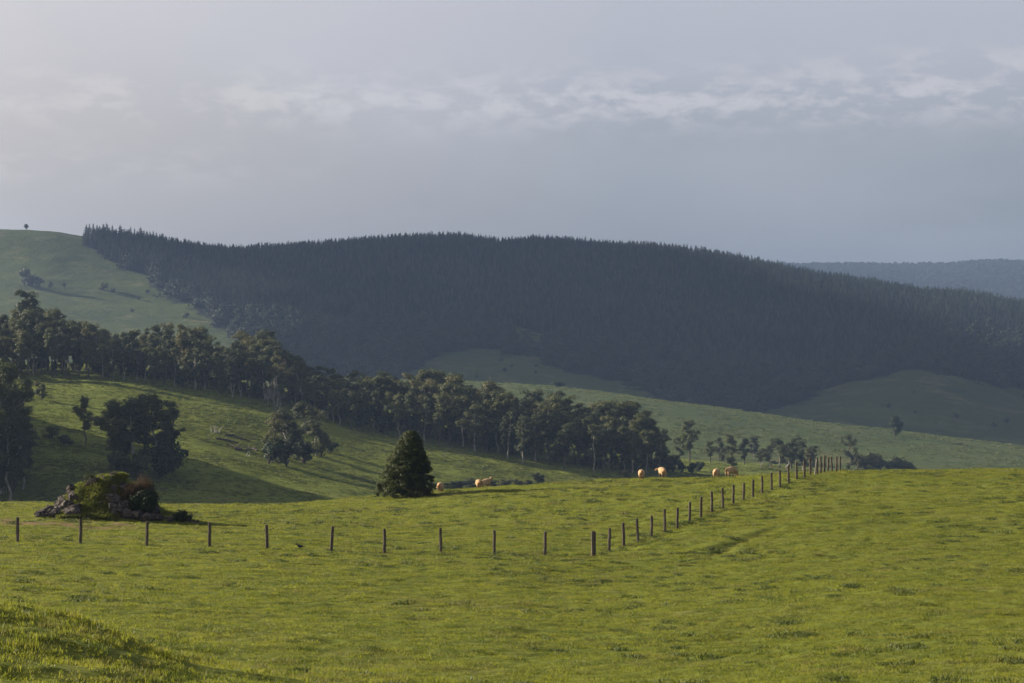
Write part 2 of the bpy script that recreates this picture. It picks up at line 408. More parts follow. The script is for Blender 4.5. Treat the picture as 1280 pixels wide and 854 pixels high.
G_NEAR = grass_ground('pasture_soil_and_grass', .09, [(.085, .10, .016), (.105, .122, .018), (.13, .14, .022)], (.13, .128, .034), .5, .05, bare=True)
G_MID = grass_ground('hill_pasture', .022, [(.09, .12, .020), (.13, .155, .024), (.165, .18, .03)], (.16, .15, .045), 1.0, 1.3)
G_FAR = grass_ground('far_pasture', .012, [(.036, .052, .018), (.062, .082, .023), (.088, .104, .028)], (.13, .12, .05), 1.0, 2.6, forest=True)
G_SPUR = grass_ground('spur_pasture', .012, [(.042, .062, .024), (.066, .088, .030), (.095, .11, .036)], (.12, .11, .05), 1.0, 1.4)
G_FOR = grass_ground('distant_forest_floor', .005, [(.03, .04, .022), (.035, .045, .025), (.04, .05, .03)], (.04, .045, .03), .5, 2)

pxA = np.concatenate([np.linspace(-2600, -140, 60), np.linspace(-120, 1400, 760), np.linspace(1430, 3900, 60)])
rwA = np.concatenate([np.linspace(-60, 18, 24), np.geomspace(20, 200, 1500), np.linspace(204, 430, 50)])
grid_obj('paddock', SA, pxA, rwA, G_NEAR, {'bare': bareA})
pxB = np.concatenate([np.linspace(-1300, -160, 30), np.linspace(-140, 1420, 420), np.linspace(1460, 2600, 30)])
grid_obj('hillside', SB, pxB, np.linspace(300, 1050, 420), G_MID)
grid_obj('grass_spur_hill', SCc, pxB, np.linspace(700, 1700, 320), G_SPUR)
pxD = np.concatenate([np.linspace(-1300, -160, 30), np.linspace(-140, 1420, 460), np.linspace(1460, 2900, 30)])
grid_obj('plantation_hill', SD, pxD, np.linspace(1250, 3300, 460), G_FAR, {'wood': lambda X, Y, Z: woodmask(X, Y, Z).astype(float)})
grid_obj('distant_ridge_hill', SE, np.linspace(-2000, 2700, 220), np.linspace(3600, 6600, 90), G_FOR)
V = [(-9000, -1500, -122), (9000, -1500, -122), (9000, 9000, -122), (-9000, 9000, -122)]
o = link('valley_floor_ground', new_mesh('valley_floor', V, [(0, 1, 2, 3)], G_FOR)); tag(o, kind='structure')
# land behind the camera so the paddock does not end at its feet
# ================================================================ GENERATORS
def rand_unit(n):
    v = rng.normal(size=(n, 3)); return v / np.linalg.norm(v, axis=1, keepdims=True)
def leaf_faces(C, size, up=0.0, aspect=.55, out=None, outw=0.0):
    """a quad leaf-spray at every centre in C"""
    n = len(C); nrm = rand_unit(n); nrm[:, 2] += up
    if out is not None: nrm += out * outw
    nrm /= np.linalg.norm(nrm, axis=1, keepdims=True)
    a = np.cross(nrm, rand_unit(n)); a /= np.linalg.norm(a, axis=1, keepdims=True) + 1e-9
    b = np.cross(nrm, a); s = (np.asarray(size) * rng.uniform(.6, 1.35, n))[:, None]
    a = a * s; b = b * s * aspect
    V = np.stack([C - a, C - b * .9, C + a, C + b * .9], 1).reshape(-1, 3)
    Fc = np.arange(4 * n).reshape(n, 4); return V, Fc
def ellipsoid_pts(c, r, n, shell=.55):
    u = rand_unit(n); rad = (shell + (1 - shell) * rng.random(n) ** .7)[:, None]
    return np.asarray(c) + u * rad * np.asarray(r), u
def tube(path, radii, k=6):
    path = np.asarray(path, float); V = []; Fq = []
    for i, p in enumerate(path):
        t = path[min(i + 1, len(path) - 1)] - path[max(i - 1, 0)]; t /= np.linalg.norm(t) + 1e-9
        a = np.cross(t, (0.3, .9, .1)); a /= np.linalg.norm(a); b = np.cross(t, a)
        for j in range(k):
            an = 2 * math.pi * j / k; V.append(p + radii[i] * (a * math.cos(an) + b * math.sin(an)))
    for i in range(len(path) - 1):
        for j in range(k): Fq.append((i * k + j, i * k + (j + 1) % k, (i + 1) * k + (j + 1) % k, (i + 1) * k + j))
    return np.array(V), np.array(Fq)
def merge(parts):
    V = []; Q = []; n = 0
    for v, f in parts: V.append(v); Q.append(np.asarray(f) + n); n += len(v)
    return np.concatenate(V), np.concatenate(Q)
def bent(p0, p1, n=5, w=.06, rise=0):
    p0 = np.array(p0, float); p1 = np.array(p1, float); L = np.linalg.norm(p1 - p0)
    t = np.linspace(0, 1, n)[:, None]; P = p0 + (p1 - p0) * t
    P[1:-1] += rng.normal(size=(n - 2, 3)) * L * w
    P[:, 2] += rise * L * (t[:, 0] * (1 - t[:, 0])) ; return P

LEAF_E = leaf_mat('eucalypt_leaves', [(.034, .045, .020), (.062, .073, .026), (.095, .105, .032), (.13, .105, .042)], .3, .16)
LEAF_D = leaf_mat('dark_leaves', [(.020, .034, .014), (.034, .052, .02), (.05, .066, .026)], .2, .3)
LEAF_P = leaf_mat('pine_needles', [(.010, .018, .012), (.020, .032, .020), (.040, .056, .030), (.060, .075, .038)], .1, .05)
m, nt_ = mat_new('plantation_needles'); oi = N(nt_, 'ShaderNodeObjectInfo'); blk = noise(nt_, oi.outputs['Location'], .006, 3, .6, .4); fin = noise(nt_, oi.outputs['Location'], .05, 3, .6)
f_ = math_(nt_, 'ADD', math_(nt_, 'MULTIPLY', blk, .9), math_(nt_, 'ADD', math_(nt_, 'MULTIPLY', fin, .35), math_(nt_, 'MULTIPLY', oi.outputs['Random'], .45)))
f_ = math_(nt_, 'MULTIPLY', f_, .72); finish(nt_, ramp(nt_, f_, [(.5, (.010, .018, .013)), (.8, (.022, .034, .022)), (1.0, (.042, .058, .032)), (1.2, (.07, .085, .045))]), .7, .15, trans=.1); LEAF_PL = m
for e_, p_ in zip([n_ for n_ in nt_.nodes if n_.type == 'VALTORGB'][-1].color_ramp.elements, (.35, .52, .68, .85)): e_.position = p_
for n_ in nt_.nodes:
    if n_.type == 'MATH' and n_.operation == 'ADD': pass
LEAF_W = leaf_mat('woodland_leaves', [(.030, .042, .026), (.045, .058, .034), (.065, .078, .045)], .2, .05)
BARK_P = bark_mat('pale_gum_bark', (.16, .14, .12), (.36, .33, .29), 1.2)
BARK_D = bark_mat('dark_bark', (.05, .04, .032), (.11, .09, .075), 3)
BARK_DEAD = bark_mat('bleached_dead_wood', (.34, .31, .29), (.56, .53, .50), 2)

def eucalypt(H=20., width=.30, clear=.38, nl=9, dens=1.0, leaf=.34, lean=0.):
    """tall gum: bare lower trunk, ascending limbs, separate tiers of foliage"""
    top = np.array([lean * H, rng.normal() * .03 * H, H * .93])
    tr = bent((0, 0, -.6), top, 8, .018)
    r0 = H * .016 + .06
    parts = [tube(tr, np.linspace(r0, r0 * .22, 8), 7)]
    clumps = [(tr[-1], .085), (tr[-2], .09)]
    for i in range(nl):
        t = clear + (1 - clear) * (i + rng.random()) / nl * .92
        b = np.array([np.interp(t, np.linspace(0, 1, 8), tr[:, k]) for k in range(3)])
        an = rng.random() * 6.283 if i % 2 else rng.random() * 3.14 + 3.14 * (i % 4 > 1)
        reach = H * width * (1.15 - .65 * abs(t - .62) / .4) * rng.uniform(.55, 1.05)
        e = b + np.array([math.cos(an) * reach, math.sin(an) * reach, reach * rng.uniform(.35, 1.0)])
        e[2] = min(e[2], H * .97)
        lp = bent(b, e, 5, .07, .1); parts.append(tube(lp, np.linspace(r0 * .42, r0 * .1, 5), 5))
        for q in range(rng.integers(4, 8)):
            f = rng.uniform(.45, 1.08); c = b + (e - b) * f + rng.normal(size=3) * reach * .22
            clumps.append((c, rng.uniform(.038, .08)))
    cl = []; 
    for c, r in clumps:
        rr = H * r; n = int(95 * dens * (rr / 1.5) ** 1.3) + 12
        p, u = ellipsoid_pts(c, (rr * 1.15, rr * 1.15, rr * .62), n, .35)
        p[:, 2] -= .25 * rr * ((p[:, 0] - c[0]) ** 2 + (p[:, 1] - c[1]) ** 2) / rr ** 2
        p[:, 2] = np.minimum(p[:, 2], H)
        cl.append(leaf_faces(p, leaf, .5, .55, u, 1.7))
    # wisps that break the outline
    c = np.array([k[0] for k in clumps]); p = c[rng.integers(0, len(c), 90)] + rng.normal(size=(90, 3)) * H * .055
    cl.append(leaf_faces(p, leaf * .8))
    return merge(parts), merge(cl)
def broad(H=8., W=8., n=1700, leaf=.3, clear=.12, lobes=14, flat=.75):
    """round bushy tree or large shrub made of overlapping leafy lobes"""
    parts = [tube(bent((0, 0, -.4), (0, 0, H * .6), 5, .03), np.linspace(.035 * H, .012 * H, 5), 6)]; cl = []
    for i in range(lobes):
        an = rng.random() * 6.283; rr = math.sqrt(rng.random()) * .36 * W; zz = H * (clear + (1 - clear) * rng.uniform(.12, .82))
        zz = min(zz, H * (1 - .75 * (rr / (W * .5)) ** 2) - H * .1)
        c = np.array([math.cos(an) * rr, math.sin(an) * rr, max(zz, H * clear)]); r = rng.uniform(.14, .24) * (W + H) / 2
        parts.append(tube(bent((0, 0, H * clear * .6), c, 4, .06), np.linspace(.015 * H, .004 * H, 4), 4))
        p, u = ellipsoid_pts(c, (r, r, r * flat), n // lobes, .55); p[:, 2] = np.clip(p[:, 2], .02, H)
        cl.append(leaf_faces(p, leaf, .4, .6, u, 1.7))
    p = rand_unit(n // 12) * np.array([W * .5, W * .5, H * .42]) + np.array([0, 0, H * .5]); p *= rng.uniform(.85, 1.04, (len(p), 1))
    p[:, 2] = np.clip(p[:, 2], .05, H); cl.append(leaf_faces(p, leaf * .7))
    return merge(parts), merge(cl)
def pine(H=18., W=5.2, tiers=13, per=11, clear=.12):
    """plantation pine: straight stem, ragged tiers of drooping boughs"""
    tr = tube([(0, 0, -.5), (0, 0, H * .5), (0, 0, H * .98)], [H * .013, H * .009, H * .002], 5); cl = []
    for i in range(tiers):
        t = i / (tiers - 1); z = H * (clear + (1 - clear) * t * .97); r = W * .5 * (1 - t) ** .6 * rng.uniform(.72, 1.15) + .12
        k = max(4, int(per * (1 - .55 * t))); an = np.linspace(0, 6.283, k, endpoint=False) + rng.random() * 6
        rr = r * rng.uniform(.7, 1.15, k); dz = H * .055
        tip = np.stack([np.cos(an) * rr, np.sin(an) * rr, np.full(k, z) + rr * rng.uniform(-.12, .22, k)], 1)
        s = .30 * rr[:, None] + .15; side = np.stack([-np.sin(an), np.cos(an), 0 * an], 1)
        root = np.stack([0 * an, 0 * an, np.full(k, z + dz)], 1); mid = (tip + root) / 2
        V = np.stack([root, mid + side * s - [0, 0, .25], tip, mid - side * s - [0, 0, .25]], 1).reshape(-1, 3); cl.append((V, np.arange(4 * k).reshape(k, 4)))
        V = np.stack([root - [0, 0, dz * 1.2], mid + [0, 0, .30], tip, mid - [0, 0, .55 + .1 * r]], 1).reshape(-1, 3); cl.append((V, np.arange(4 * k).reshape(k, 4)))
    V = np.array([[0, 0, H * 1.02], [.16, 0, H * .9], [0, .0, H * .84], [-.16, 0, H * .9]]); cl.append((V, np.array([[0, 1, 2, 3]])))
    return tr, merge(cl)

def make_tree(name, gen, bark, leaf, loc, rz, sc, label, cat, group, trunk='trunk', crown='crown'):
    (tv, tf), (cv, cf) = gen
    e = link(name, None, None, loc, (0, 0, rz), sc); tag(e, label, cat, group)
    a = link(trunk, new_mesh(trunk, tv, tf, bark, True), e); b = link(crown, new_mesh(crown, cv, cf, leaf), e)
    KIDS[e.name] = [a, b]; return e
def place(proto, loc, rz, sc, label, group, used):
    o = proto if proto.name not in used else copy_tree(proto)
    used.add(proto.name) ; o.location = loc; o.rotation_euler = (0, 0, rz); o.scale = sc
    o['label'] = label
    if group: o['group'] = group
    elif 'group' in o: del o['group']
    return o

# scatter of uncountable things on explicit points
def scatter(name, P, S, Rz, VI, protos, label, cat):
    me = bpy.data.meshes.new(name); me.vertices.add(len(P)); me.vertices.foreach_set('co', np.asarray(P, np.float32).ravel())
    a = me.attributes.new('scl', 'FLOAT_VECTOR', 'POINT'); a.data.foreach_set('vector', np.asarray(S, np.float32).ravel())
    a = me.attributes.new('rot', 'FLOAT_VECTOR', 'POINT'); a.data.foreach_set('vector', np.asarray(Rz, np.float32).ravel())
    a = me.attributes.new('vi', 'INT', 'POINT'); a.data.foreach_set('value', np.asarray(VI, np.int32))
    me.update(); o = link(name, me); tag(o, label, cat, None, 'stuff')
    ng = bpy.data.node_groups.new(name, 'GeometryNodeTree')
    ng.interface.new_socket('Geometry', in_out='INPUT', socket_type='NodeSocketGeometry')
    ng.interface.new_socket('Geometry', in_out='OUTPUT', socket_type='NodeSocketGeometry')
    gi = ng.nodes.new('NodeGroupInput'); go = ng.nodes.new('NodeGroupOutput')
    ip = ng.nodes.new('GeometryNodeInstanceOnPoints'); jn = ng.nodes.new('GeometryNodeJoinGeometry')
    for p in list(protos)[::-1]:                       # a join lists its last link first
        oi = ng.nodes.new('GeometryNodeObjectInfo'); oi.inputs['Object'].default_value = p; oi.inputs['As Instance'].default_value = True
        ng.links.new(oi.outputs['Geometry'], jn.inputs[0])
    def at(n, ty):
        x = ng.nodes.new('GeometryNodeInputNamedAttribute'); x.data_type = ty; x.inputs['Name'].default_value = n; return x.outputs['Attribute']
    er = ng.nodes.new('FunctionNodeEulerToRotation'); ng.links.new(at('rot', 'FLOAT_VECTOR'), er.inputs[0])
    ng.links.new(gi.outputs[0], ip.inputs['Points']); ng.links.new(jn.outputs[0], ip.inputs['Instance'])
    ip.inputs['Pick Instance'].default_value = True; ng.links.new(at('vi', 'INT'), ip.inputs['Instance Index'])
    ng.links.new(er.outputs[0], ip.inputs['Rotation']); ng.links.new(at('scl', 'FLOAT_VECTOR'), ip.inputs['Scale'])
    ng.links.new(ip.outputs[0], go.inputs[0])
    md = o.modifiers.new('scatter', 'NODES'); md.node_group = ng
    return o
def proto_obj(name, me): return bpy.data.objects.new(name, me)     # kept out of the scene
def two_mat(name, gen, bark, leaf):
    (tv, tf), (cv, cf) = gen
    V, Q = merge([(tv, tf), (cv, cf)]); me = new_mesh(name, V, Q, bark); me.materials.append(leaf)
    mi = np.zeros(len(Q), np.int32); mi[len(tf):] = 1; me.polygons.foreach_set('material_index', mi); return me

# ================================================================ FAR HILL: pines
pines = [proto_obj('pine_form', two_mat('pine_form', pine(rng.uniform(13.5, 15.5), rng.uniform(6.0, 7.6), 11, 10), BARK_D, LEAF_PL)) for _ in range(5)]
woods = [proto_obj('woodland_tree_form', two_mat('woodland_form', broad(rng.uniform(10, 14), rng.uniform(9, 12), 750, .75, .2, 11), BARK_D, LEAF_W)) for _ in range(5)]
gums_far = [proto_obj('gum_form', two_mat('gum_form', eucalypt(17, .27, .35, 8, .45, .6), BARK_D, LEAF_W)) for _ in range(3)]
def jgrid(x0, x1, y0, y1, s):
    gx, gy = np.meshgrid(np.arange(x0, x1, s), np.arange(y0, y1, s)); gx = gx.ravel() + rng.uniform(-.42, .42, gx.size) * s; gy = gy.ravel() + rng.uniform(-.42, .42, gy.size) * s
    return gx, gy
gx, gy = jgrid(-720, 900, 1440, 2420, 4.9)
px = CX + F * gx / gy
crestD = np.array([SD.crest(p, 2000, 2450, 160)[1] for p in np.arange(-400, 1800, 10.)])
k = (px > -60) & (px < 1420) & (gy < np.interp(px, np.arange(-400, 1800, 10.), crestD) + 45)
gx, gy, px = gx[k], gy[k], px[k]; gz = SD.z(gx, gy); py = CY - F * gz / gy
wd = woodmask(gx, gy, gz)
# native woodland at the foot of the plantation, pines above
foot = np.interp(px, [100, 160, 230, 300, 330, 420, 520, 640, 760, 900, 1000, 1100, 1180, 1230, 1300, 1420],
                 [318, 335, 368, 395, 400, 398, 405, 410, 440, 470, 478, 452, 430, 422, 415, 410]) + 12 * fbm(gx / 60, gy / 60, 71, 3)
isw = wd & (py > foot); isp = wd & ~isw
near_crest = gy > np.interp(px, np.arange(-400, 1800, 10.), crestD) - 10
isp &= ~near_crest | (px < 105)
thin = rng.random(len(gx))
isp &= thin < .93
isw &= thin < .42 
def grow(sel, base, var): 
    n = int(sel.sum()); s = base * rng.uniform(1 - var, 1 + var, n); w_ = s * rng.uniform(.85, 1.2, n); return np.stack([w_, w_, s], 1)
def rots(n, tilt=.03): return np.stack([rng.normal(size=n) * tilt, rng.normal(size=n) * tilt, rng.random(n) * 6.283], 1)
P_ = np.stack([gx, gy, gz - .3], 1)
scatter('pine_plantation', P_[isp], grow(isp, .94, .15), rots(int(isp.sum())), rng.integers(0, 5, int(isp.sum())), pines, 'dense dark pine plantation covering the big hill behind the valley', 'pine forest')
n = int(isw.sum()); scatter('native_woodland_forest', P_[isw], grow(isw, .85, .35), rots(n), rng.integers(0, 8, n), woods + gums_far, 'round crowned woodland along the foot of the pine covered hill', 'woodland')
# scrub scattered in the clearings
gx2, gy2 = jgrid(-700, 900, 1440, 2200, 24); gz2 = SD.z(gx2, gy2); px2 = CX + F * gx2 / gy2; py2 = CY - F * gz2 / gy2
e1 = ~woodmask(gx2, gy2, gz2) & ((px2 > 500) | (px2 > 60)) & (fbm(gx2 / 60, gy2 / 60, 81, 3) > .25) & (py2 > 350) & (px2 < 1400)
e1 |= ~woodmask(gx2, gy2, gz2) & inpoly(px2, py2, CLEAR2)
n = int(e1.sum()); scatter('clearing_scrub_undergrowth', np.stack([gx2, gy2, gz2], 1)[e1], grow(e1, .34, .5), rots(n), rng.integers(0, 5, n), woods, 'low scrub dotted over the clearings of the far hill', 'scrub')

# skyline pines, one by one
protos = []
for i in range(6):
    protos.append(make_tree('pine_tree', pine(14.5, rng.uniform(5.8, 7.6), 11, 12, .15), BARK_D, LEAF_P, (0, 0, 0), 0, (1, 1, 1), 'x', 'pine', 'g'))
used = set()
def sky_label(p):
    if p < 215: return 'tall ragged pine at the open left end of the plantation skyline', 'pines at the left end of the skyline'
    if p < 620: return 'dark pine tip on the hill skyline above the tall belt of gums', 'pines along the hill skyline over the gum belt'
    if p < 960: return 'dark pine tip on the highest right shoulder of the forest hill skyline', 'pines along the right shoulder of the skyline'
    return 'dark pine on the falling skyline in front of the distant blue ridge', 'pines on the skyline before the blue ridge'
p = 108.0; i = 0
while p < 1330:
    c = SD.crest(p, 2050, 2420, 160); jit = rng.uniform(-14, 10); q = SD.at(p, c[1] + jit)
    tall = 1.28 if p < 205 else 1.0
    s = tall * rng.uniform(.74, 1.04); wv = s * rng.uniform(.85, 1.15)
    lb, gr = sky_label(p)
    place(protos[i % 6], (q[0], q[1], q[2] - .3), rng.random() * 6.283, (wv, wv, s), lb, gr, used)
    p += rng.uniform(3.3, 5.6) if p > 205 else rng.uniform(3.2, 5.0); i += 1

# distant ridge forest
gx, gy = jgrid(350, 2400, 4100, 6080, 19); px = CX + F * gx / gy; k = (px > 900) & (px < 1420); gx, gy = gx[k], gy[k]; n = len(gx)
sc = rng.uniform(.8, 1.5, n); scatter('distant_ridge_forest', np.stack([gx, gy, SE.z(gx, gy) - 1], 1), np.stack([sc * 1.3, sc * 1.3, sc], 1), rots(n), rng.integers(0, 5, n), woods, 'hazy forest covering the distant blue ridge', 'forest')

# ================================================================ GUM BELT on the mid hill
TOPX = [-300, 0, 20, 33, 45, 58, 70, 100, 120, 150, 180, 205, 235, 258, 272, 290, 312, 330, 350, 365, 385, 420, 440, 480, 510, 525, 545, 565, 590, 620, 645, 690, 730, 780, 803, 818, 838, 852, 862, 875]
TOPY = [400, 393, 382, 368, 363, 366, 382, 396, 401, 407, 413, 403, 401, 410, 425, 426, 413, 412, 415, 432, 452, 464, 462, 452, 456, 464, 447, 460, 469, 467, 483, 488, 502, 496, 501, 515, 540, 545, 552, 560]
BASX = [-300, 0, 130, 200, 250, 330, 400, 450, 500, 560, 640, 700, 780, 860, 900]
BASD = [640, 640, 640, 640, 640, 645, 640, 630, 632, 625, 612, 612, 610, 640, 660]
gp = [make_tree('gum_tree', eucalypt(20, rng.uniform(.15, .25), rng.uniform(.2, .42), int(rng.integers(10, 15)), 1.5, .25, rng.normal() * .03), BARK_P if j % 3 else BARK_D, LEAF_E, (0, 0, 0), 0, (1, 1, 1), 'x', 'gum tree', 'g') for j in range(10)]
bp = [make_tree('bushy_tree', broad(7, rng.uniform(6, 8), 1500, .34, .08, 13), BARK_D, LEAF_D if j % 2 else LEAF_E, (0, 0, 0), 0, (1, 1, 1), 'x', 'bushy tree', 'g') for j in range(5)]
used_g = set(); used_b = set()
def belt_label(p):
    if p < 130: return 'tall gum in the belt under the peaked treetop at the left', 'gums of the belt below the peaked crown'
    if p < 290: return 'tall thin gum in the dense belt above the bright green slope', 'gums of the belt above the bright slope'
    if p < 400: return 'tall spreading gum near the bare pale dead tree', 'gums of the belt beside the dead tree'
    if p < 660: return 'gum in the wooded belt behind the dark cone shaped tree', 'gums of the belt behind the cone shaped tree'
    return 'gum near the right end of the wooded belt above the shaded gully', 'gums at the right end of the belt'
cnt = 0
for row, (dd, hf, step) in enumerate([(0, .70, 14.), (16, .84, 13.), (36, .97, 12.), (62, .97, 15.)]):
    p = -150. + row * 4
    while p < 828:
        d = float(np.interp(p, BASX, BASD)) + dd + rng.uniform(-6, 9)
        q = SB.at(p, d); ty = float(np.interp(p, TOPX, TOPY)); topz = -(ty - CY) / F * d
        h = (topz - q[2]) * (hf * rng.uniform(.86, 1.03) if row < 2 else rng.uniform(.68, 1.05)); 
        if h > 4 and not (row > 1 and p > 380 and rng.random() < .16):
            s = h / 20; wd_ = s * rng.uniform(.85, 1.15) * (1.25 if p > 300 and row > 1 else 1.)
            pr = gp[int(rng.integers(0, 10))]; lb, gr = belt_label(p)
            place(pr, (q[0], q[1], q[2]), rng.random() * 6.283, (wd_, wd_, s), lb, gr, used_g); cnt += 1
        p += step * rng.uniform(.55, 1.4)
def bush(p, d, h, w_, label, group=None, pr=None):
    q = SB.at(p, d); pr = pr or bp[int(rng.integers(0, 5))]
    return place(pr, (q[0], q[1], q[2] - .1), rng.random() * 6.283, (w_ / 7, w_ / 7, h / 7), label, group, used_b)
p = -100.
while p < 880:                                                     # understorey in the belt
    d = float(np.interp(p, BASX, BASD)) + rng.uniform(4, 30); h = rng.uniform(3.0, 7.5)
    bush(p, d, h, h * rng.uniform(.8, 1.3), 'low bushy tree under the gums of the wooded belt', 'bushy trees under the gum belt'); p += rng.uniform(6, 17)

# the individual trees of the slope
def gum_at(p, d, h, w_, label, group=None, z=SB, pr=None):
    q = z.at(p, d); pr = pr or gp[int(rng.integers(0, 10))]
    return place(pr, (q[0], q[1], q[2]), rng.random() * 6.283, (w_ / 10, w_ / 10, h / 20), label, group, used_g)
def fit(sheet, p, base_y, top_y, d0, d1):
    q = sheet.pick(p, base_y, d0, d1); return q[1], (base_y - top_y) / F * q[1]
for j, (p, by, ty, w_) in enumerate([(-48, 625, 470, 11), (-22, 622, 446, 12), (2, 618, 444, 10), (18, 600, 478, 9), (-75, 610, 455, 12), (30, 560, 505, 6), (-8, 560, 430, 11), (8, 590, 450, 10), (-35, 585, 440, 12), (-60, 560, 425, 12), (-95, 585, 440, 13), (-30, 535, 415, 11), (-120, 560, 430, 13), (-85, 530, 410, 12), (-150, 590, 450, 13), (28, 612, 520, 7), (-12, 632, 500, 9), (12, 628, 520, 8)]):
    d, h = fit(SB, p, by, ty, 360, 600)
    gum_at(p, d, h, w_, 'big dark gum in shade at the left edge beside the rocky knoll', 'dark gums at the left edge')
d, h = fit(SB, 106, 555, 492, 400, 600); gum_at(106, d, h, 5.5, 'small slender gum standing alone on the slope left of the rounded clump', pr=gp[3])
for p, by, ty, w_ in [(143, 590, 496, 10), (168, 594, 492, 10), (196, 592, 486, 11), (213, 585, 500, 9), (155, 585, 505, 9), (182, 588, 500, 9)]:
    d, h = fit(SB, p, by, ty, 400, 600); gum_at(p, d, h, w_, 'gum of the rounded clump standing on the grassy slope above the rocky knoll', 'gums of the rounded slope clump')
for p, by, ty, w_ in [(150, 598, 560, 7), (175, 600, 556, 8), (200, 598, 545, 9), (216, 590, 540, 7)]:
    d, h = fit(SB, p, by, ty, 400, 600); bush(p, d, h, w_, 'dense bushy tree filling the foot of the rounded slope clump', 'bushes of the rounded slope clump')
for p, by, ty, w_ in [(340, 578, 513, 9), (360, 580, 508, 9), (377, 578, 499, 10), (395, 570, 510, 9), (352, 575, 520, 8)]:
    d, h = fit(SB, p, by, ty, 420, 640); gum_at(p, d, h, w_, 'gum of the dark clump on the slope below the dead tree', 'gums of the dark middle clump')
for p, by, ty, w_ in [(336, 580, 545, 7), (358, 583, 548, 8), (380, 580, 545, 8), (402, 572, 535, 7), (413, 567, 548, 4.5)]:
    d, h = fit(SB, p, by, ty, 420, 640); bush(p, d, h, w_, 'dense bush at the foot of the dark clump below the dead tree', 'bushes of the dark middle clump')
for p, by, ty, w_ in [(-25, 610, 500, 11), (0, 600, 505, 10), (16, 590, 520, 8), (-50, 580, 465, 13), (-80, 600, 480, 13), (-10, 560, 460, 11), (-110, 580, 460, 13), (-65, 545, 440, 12), (-140, 600, 470, 14), (14, 622, 545, 8), (-175, 580, 450, 14)]:
    d, h = fit(SB, p, by, ty, 360, 600); bush(p, d, h, w_, 'dense dark tree filling the shaded left edge of the valley', 'dense trees at the shaded left edge')
for p, by, ty, w_, lb in [(423, 527, 492, 7.5, 'bright topped rounded tree at the lower edge of the belt'), (447, 537, 503, 8, 'very dark rounded tree standing at the belt edge above streaks of shadow')]:
    d, h = fit(SB, p, by, ty, 500, 700); bush(p, d, h, w_, lb, pr=bp[1])
for p, by, ty, w_, lb, gr in [(48, 484, 474, 3, 'small scrubby bush in shade at the top left of the bright slope', None), (52, 500, 478, 4, 'shrub in shadow below the left end of the gum belt', None),
        (64, 549, 530, 5, 'low purple grey shrub left of the slender lone gum', None), (80, 556, 542, 5, 'low shrub downhill beside the slender lone gum', None)]:
    d, h = fit(SB, p, by, ty, 360, 660); bush(p, d, h, w_, lb, gr)
for p, by, ty, w_ in [(572, 612, 598, 8), (590, 612, 596, 7), (630, 608, 597, 6), (612, 609, 598, 6), (645, 606, 598, 4)]:
    d, h = fit(SB, p, by, ty, 470, 640); bush(p, d, h, w_, 'dark shrub in the gully behind the three grazing sheep', 'gully shrubs behind the sheep')
for p, by, ty, w_, lb in [(672, 606, 585, 4.5, 'small pointed bush on the gully edge between two groups of sheep'), (660, 608, 598, 4, 'low bush to the left of the pointed bush on the gully edge'), (780, 600, 583, 4.5, 'rounded green bush just behind the paddock brow beside a sheep')]:
    d, h = fit(SB, p, by, ty, 470, 720); bush(p, d, h, w_, lb)
for p, by, ty, w_, lb in [(862, 577, 521, 8.5, 'taller ragged gum standing right of the long wooded belt'), (850, 578, 545, 5, 'small gum left of the ragged taller one past the belt end')]:
    d, h = fit(SB, p, by, ty, 600, 760); gum_at(p, d, h, w_, lb)
for p, by, ty, w_ in [(888, 579, 550, 5), (900, 580, 545, 6), (915, 581, 542, 6), (930, 582, 546, 6), (943, 583, 543, 6.5), (962, 584, 552, 6), (975, 586, 545, 8), (990, 587, 546, 8), (1004, 588, 549, 8), (1015, 590, 558, 6), (905, 582, 556, 5), (952, 585, 560, 6), (985, 588, 556, 8)]:
    d, h = fit(SB, p, by, ty, 640, 900); gum_at(p, d, h, w_ * 1.15, 'small gum of the low row behind the far end of the fence', 'small gums of the low valley row')
p = 884.
while p < 1022:
    q = SB.pick(p, 584, 640, 900); bush(p, q[1] + 3, rng.uniform(2.5, 5), rng.uniform(4, 6), 'bush under the low row of gums behind the fence', 'bushes of the low valley row'); p += rng.uniform(7, 12)
# beyond the right brow
def on_C(pr, p, by, ty, w_, lb, gr=None, gum=True):
    d, h = fit(SCc, p, by, ty, 800, 1000); q = SCc.at(p, d)
    if gum: return gum_at(p, d, h, w_, lb, gr, SCc, pr)
    return place(pr, (q[0], q[1], q[2]), rng.random() * 6.28, (w_ / 7, w_ / 7, h / 7), lb, gr, used_b)
on_C(gp[4], 1063, 596, 540, 8, 'slender open crowned gum rising behind the last fence posts')
on_C(gp[6], 1072, 597, 562, 4.5, 'thin small gum right beside the slender open crowned one')
for p, ty, w_ in [(1078, 566, 8), (1090, 562, 10), (1100, 570, 7)]: on_C(bp[0], p, 596, ty, w_, 'rounded dark tree of the clump between slender gum and right hand clump', 'rounded trees of the clump past the brow', False)
for p, ty, w_ in [(1113, 569, 9), (1122, 563, 9), (1132, 570, 8), (1143, 577, 5)]: on_C(bp[2], p, 596, ty, w_, 'low rounded tree in the rightmost clump past the paddock brow', 'rounded trees of the rightmost clump', False)
place(bp[1], tuple(SCc.at(1119, 1030)), .4, (1.1, 1.1, 2.0), 'tall dark hazy tree standing behind the rightmost clump', None, used_b)
d, h = 1165, 5; bush_c = place(bp[1], tuple(SCc.at(696, 1175)), 1., (1.5, 1.5, .7), 'rounded bush on the crest of the grassy spur above the belt', None, used_b)

